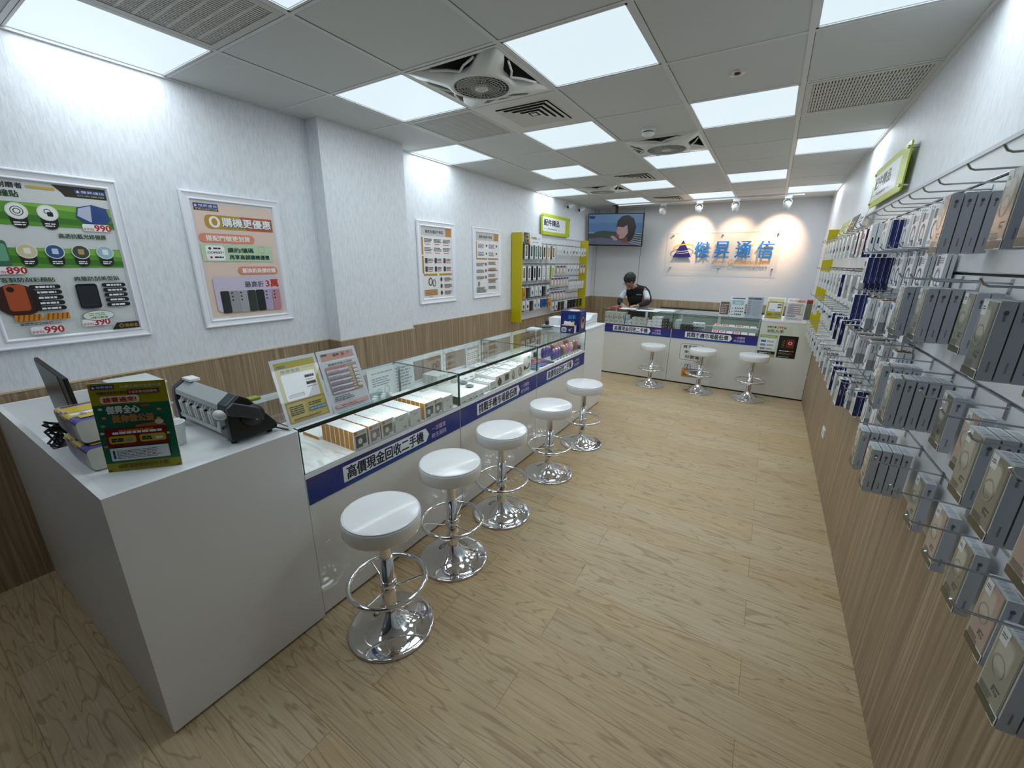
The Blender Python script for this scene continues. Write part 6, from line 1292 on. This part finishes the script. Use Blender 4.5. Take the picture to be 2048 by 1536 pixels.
# ================================================================== SHOP ASSISTANT
SKIN = M('#a97e68', .55, name='skin'); HAIR = M('#0d0b0a', .55, name='black_hair'); CLOTH = M('#0e0e12', .8, name='black_cloth'); SLV = M('#c9d3dc', .75, name='pale_cloth')
def skinmesh(chains, root=0, sub=1, remesh=None, extra=None):
    """connected chains of (point, radius); first vertex of every later chain may be an index into earlier ones"""
    vs, es, rs = [], [], []
    for ch in chains:
        prev = None
        for e in ch:
            if isinstance(e, int): prev = e; continue
            vs.append(e[0]); rs.append(e[1]); k = len(vs)-1
            if prev is not None: es.append((prev, k))
            prev = k
    me = bpy.data.meshes.new('tmp'); me.from_pydata([Vector(v) for v in vs], es, []); o = bpy.data.objects.new('tmp', me); COL.objects.link(o)
    m = o.modifiers.new('s', 'SKIN'); m.use_smooth_shade = True
    sv = me.skin_vertices[0].data
    for i, r in enumerate(rs): sv[i].radius = (r, r) if not isinstance(r, tuple) else r; sv[i].use_root = (i == root)
    m2 = o.modifiers.new('u', 'SUBSURF'); m2.levels = sub; m2.render_levels = sub
    dg = bpy.context.evaluated_depsgraph_get(); ev = o.evaluated_get(dg); mm = bpy.data.meshes.new_from_object(ev)
    out = ([v.co.copy() for v in mm.vertices], [tuple(p.vertices) for p in mm.polygons])
    bpy.data.objects.remove(o); return out
def fuse(parts, vox):
    """one continuous surface from several closed pieces"""
    b = bmesh.new()
    for vs, fs in parts:
        q = [b.verts.new(v) for v in vs]
        for f in fs:
            try: b.faces.new([q[i] for i in f])
            except ValueError: pass
    me = bpy.data.meshes.new('tmp'); b.to_mesh(me); b.free(); o = bpy.data.objects.new('tmp', me); COL.objects.link(o)
    m = o.modifiers.new('r', 'REMESH'); m.mode = 'VOXEL'; m.voxel_size = vox; m.use_smooth_shade = True
    s_ = o.modifiers.new('s', 'SMOOTH'); s_.iterations = 3; s_.factor = .5
    dg = bpy.context.evaluated_depsgraph_get(); mm = bpy.data.meshes.new_from_object(o.evaluated_get(dg)); out = ([v.co.copy() for v in mm.vertices], [tuple(p.vertices) for p in mm.polygons])
    bpy.data.objects.remove(o); return out
def blob(c, r, T=None, seg=24, rings=16, fn=None):
    vs = []; fs = []
    for i in range(rings+1):
        th = PI*i/rings
        for j in range(seg):
            ph = 2*PI*j/seg; p = Vector((math.sin(th)*math.cos(ph), math.sin(th)*math.sin(ph), math.cos(th)))
            if fn: p = fn(p)
            p = Vector((p.x*r[0], p.y*r[1], p.z*r[2])); p = p+Vector(c); vs.append(T @ p if T else p)
    for i in range(rings):
        for j in range(seg): fs.append((i*seg+j, (i+1)*seg+j, (i+1)*seg+(j+1) % seg, i*seg+(j+1) % seg))
    return vs, fs
t = thing('person', 'person in black and white jacket with glasses leaning over the far counter', 'person', (-1.17, 5.10, 0))
def raw(nm, d, mat, par=t):
    b = MB(); b.add(d[0], d[1], mat, True); return obj(nm, b, par)
# head frame: local +y is back, -y face, tilted down and to the picture's left
HT = Matrix.Translation((-1.262, 4.735, 1.335)) @ Matrix.Rotation(-.38, 4, 'Z') @ Matrix.Rotation(.74, 4, 'X') @ Matrix.Rotation(.12, 4, 'Y')
def headfn(p):
    q = p.copy()
    if q.z < 0: q.x *= 1+.28*q.z; q.y = q.y*(1+.22*q.z) - (.16*(-q.z) if q.y < .3 else 0)
    return q
head = blob((0, 0, 0), (.072, .090, .112), HT, 32, 24, headfn)
nose = blob((0, -.098, -.018), (.0115, .018, .022), HT, 12, 8); chin = blob((0, -.078, -.092), (.026, .022, .018), HT, 12, 8)
earL = blob((-.073, .008, -.012), (.009, .018, .029), HT, 12, 8); earR = blob((.073, .008, -.012), (.009, .018, .029), HT, 12, 8)
lip = blob((0, -.095, -.056), (.022, .010, .006), HT, 12, 6)
brow = blob((0, -.083, .022), (.05, .010, .010), HT, 12, 6)
# body skeleton; index 0 is the pelvis
ne = HT @ Vector((0, .03, -.09))
A = [((-1.17, 5.13, .88), .14), ((-1.18, 5.06, 1.0), .13), ((-1.19, 4.96, 1.11), .135), ((-1.20, 4.885, 1.19), .085), ((-1.225, 4.835, 1.235), .055), (tuple(ne), .05)]
Rsh = [3, ((-1.32, 4.88, 1.175), .055), ((-1.375, 4.85, 1.13), .05), ((-1.40, 4.76, 1.02), .042), ((-1.36, 4.62, .995), .034), ((-1.27, 4.50, .985), .024)]
Lsh = [3, ((-1.075, 4.90, 1.19), .055), ((-1.02, 4.87, 1.14), .05), ((-.955, 4.74, 1.015), .042), ((-1.00, 4.58, .995), .034), ((-1.055, 4.46, .985), .024)]
Lg1 = [0, ((-1.27, 5.14, .80), .095), ((-1.27, 5.08, .46), .062), ((-1.27, 5.16, .09), .042), ((-1.28, 5.06, .04), .04)]
Lg2 = [0, ((-1.08, 5.14, .80), .095), ((-1.08, 5.08, .46), .062), ((-1.07, 5.16, .09), .042), ((-1.06, 5.06, .04), .04)]
body = fuse([skinmesh([A, Rsh, Lsh, Lg1, Lg2]), blob((-1.19, 4.955, 1.09), (.160, .112, .13)), blob((-1.175, 5.04, .97), (.155, .115, .15))], .009)
def hand(wr, dirv, side_, z0, curl):
    """palm and five fingers; side_ = +1 thumb to +x"""
    wr = Vector(wr); d = Vector(dirv).normalized(); s_ = Vector((d.y, -d.x, 0))*(-1); s_.normalize(); s_ = s_*side_; out = []
    out.append(skinmesh([[(tuple(wr), .022), (tuple(wr+d*.035), (.030, .015)), (tuple(wr+d*.07), (.034, .013))]]))
    for k, (off, L) in enumerate(((-.026, .055), (-.009, .068), (.009, .072), (.025, .064))):
        o_ = wr+d*.068+s_*off; pts = [(tuple(o_-d*.01), .0085), (tuple(o_+d*L*.4+Vector((0, 0, .004))), .0082), (tuple(o_+d*L*.72-Vector((0, 0, curl*.4))), .0075), (tuple(o_+d*L*.95-Vector((0, 0, curl))), .0065)]
        out.append(skinmesh([pts]))
    o_ = wr+d*.02+s_*.026; out.append(skinmesh([[(tuple(o_-s_*.01), .011), (tuple(o_+s_*.022+d*.02), .0095), (tuple(o_+s_*.028+d*.045-Vector((0, 0, .006))), .008)]]))
    return out
h1 = hand((-1.265, 4.495, .983), (.45, -1, -.08), -1, 0, .016); h2 = hand((-1.06, 4.455, .990), (-.35, -1, -.1), 1, 0, .022)
raw('body', fuse([body, head, nose, chin, earL, earR, lip, brow]+h1+h2, .0055), SKIN)
# hair cap
def hairfn(p):
    q = p.copy(); k = 1+.03*math.sin(9*p.x+4*p.z)+.025*math.sin(13*p.y+7*p.x); q *= k
    return q
hv, hf = blob((0, .014, .030), (.087, .104, .102), None, 40, 26, hairfn)
keep = []
for f in hf:
    c_ = sum((hv[i] for i in f), Vector())/4
    front = c_.y < -.035
    lo = .040 if front else (-.02 if c_.y < .03 else -.075)
    if front: lo += .012*math.sin(c_.x*90)
    if c_.z > lo: keep.append(f)
hin, hif = blob((0, .012, .024), (.074, .091, .094), None, 40, 26)
hd = MB(); hd.T = HT; hd.add(hv, keep, HAIR, True)
rim = [f for f in hif if (sum((hin[i] for i in f), Vector())/4).z > -.05]; hd.add(hin, [f[::-1] for f in rim], HAIR, True)
obj('hair', hd, t)
b = MB(); b.T = HT
for s_ in (-1, 1):
    b.torus((s_*.031, -.094, .004), .023, .0022, M('#2a2422', .3), 24, 6, 'y'); b.tube([(s_*.054, -.090, .006), (s_*.070, -.05, .008), (s_*.076, .0, .004)], .0018, M('#2a2422', .3), 6)
b.tube([(-.009, -.098, .007), (.009, -.098, .007)], .002, M('#2a2422', .3), 6); obj('glasses', b, t)
b = MB(); b.T = HT
for s_ in (-1, 1): b.ball((s_*.029, -.083, .003), .0085, M('#f0ece8', .3), 12); b.ball((s_*.029, -.0905, .001), .004, M('#120c0a', .2), 10); b.tube([(s_*.014, -.0915, .020), (s_*.030, -.0935, .025), (s_*.046, -.085, .021)], .0026, HAIR, 6)
obj('eyes', b, t)
b = MB(); b.T = HT; b.tube([(-.019, -.1035, -.055), (0, -.1065, -.057), (.019, -.1035, -.055)], .0026, M('#8d4f48', .5), 6); obj('mouth', b, t)
# clothes
def cover(nm, planes, off, mat, src):
    """a garment: the body surface cut cleanly by planes and lifted outwards"""
    vs, fs = src; b_ = bmesh.new(); q = [b_.verts.new(v) for v in vs]
    for f in fs:
        try: b_.faces.new([q[i] for i in f])
        except ValueError: pass
    bmesh.ops.recalc_face_normals(b_, faces=b_.faces); bmesh.ops.smooth_vert(b_, verts=b_.verts, factor=.5, use_axis_x=True, use_axis_y=True, use_axis_z=True)
    b_.normal_update()
    for v, n_ in [(v, v.normal.copy()) for v in b_.verts]: v.co += n_*off
    for co, no in planes: bmesh.ops.bisect_plane(b_, geom=b_.verts[:]+b_.edges[:]+b_.faces[:], plane_co=co, plane_no=no, clear_outer=True)
    b_.verts.ensure_lookup_table(); b_.verts.index_update()
    raw(nm, ([v.co.copy() for v in b_.verts], [tuple(v.index for v in f.verts) for f in b_.faces]), mat); b_.free()
LOW = body
nk = (ne-Vector((-1.20, 4.885, 1.19))).normalized()
cover('jacket', [((0, 0, .86), (0, 0, -1)), ((-1.325, 0, 1.15), (-1, 0, -.1)), ((-1.07, 0, 1.15), (1, 0, -.1)), ((0, 4.745, 0), (0, -1, 0)), (Vector((-1.222, 4.84, 1.232))+nk*.012, nk)], .015, CLOTH, LOW)
def sleeve(pts, rs, mat, nm): raw(nm, skinmesh([[(p, r) for p, r in zip(pts, rs)]]), mat)
sleeve([(-1.305, 4.885, 1.175), (-1.375, 4.852, 1.13), (-1.397, 4.775, 1.04)], [.056, .056, .050], SLV, 'upper_sleeve')
sleeve([(-1.397, 4.785, 1.045), (-1.402, 4.755, 1.018), (-1.36, 4.62, .998), (-1.29, 4.525, .988)], [.051, .050, .041, .031], CLOTH, 'cuff')
sleeve([(-1.09, 4.905, 1.19), (-1.02, 4.872, 1.14), (-.968, 4.77, 1.04)], [.056, .057, .051], SLV, 'upper_sleeve')
sleeve([(-.966, 4.772, 1.042), (-.955, 4.735, 1.018), (-1.00, 4.58, .999), (-1.045, 4.485, .99)], [.052, .051, .042, .031], CLOTH, 'cuff')
b = MB(); b.tube([(-1.06, 4.91, 1.245), (-.995, 4.885, 1.19), (-.945, 4.83, 1.11), (-.912, 4.76, 1.03)], [.010, .013, .013, .012], CLOTH, 10); obj('shoulder_stripe', b, t)
b = MB(); b.tube([(-1.275, 4.85, 1.225), (-1.262, 4.80, 1.20), (-1.222, 4.785, 1.185), (-1.18, 4.81, 1.205), (-1.165, 4.86, 1.235), (-1.19, 4.90, 1.25)], [.010, .012, .012, .012, .011, .010], CLOTH, 10); obj('collar', b, t)
b = MB(); b.tube([(-1.25, 4.81, 1.215), (-1.222, 4.795, 1.20), (-1.19, 4.815, 1.215)], .010, M('#8e1f2c', .7), 8); obj('red_shirt_collar', b, t)
from mathutils.bvhtree import BVHTree
bv = BVHTree.FromPolygons(LOW[0], LOW[1]); hy = min((bv.ray_cast(Vector((x_, 4.6, 1.13)), Vector((0, 1, 0)))[0] or Vector((0, 4.85, 0))).y for x_ in (-1.16, -1.12, -1.08))
b = MB(); o_ = Vector((-1.165, hy-.018, 1.115)); u_ = Vector((1, .06, .02)).normalized(); c = CV(b, o_, u_, (0, -.25, 1), lift=.001); c.text('傑昇通信', 0, 0, .020, M('#d5d8dc', .5), w=.085); obj('chest_lettering', b, t)
cover('trousers', [((0, 0, .89), (0, 0, 1)), ((0, 0, .07), (0, 0, -1)), ((0, 4.9, 0), (0, -1, 0))], .011, M('#15161a', .8), LOW)
for x in (-1.28, -1.06): raw('shoe', blob((x, 5.07, .045), (.05, .13, .045)), M('#1a1a1c', .5))
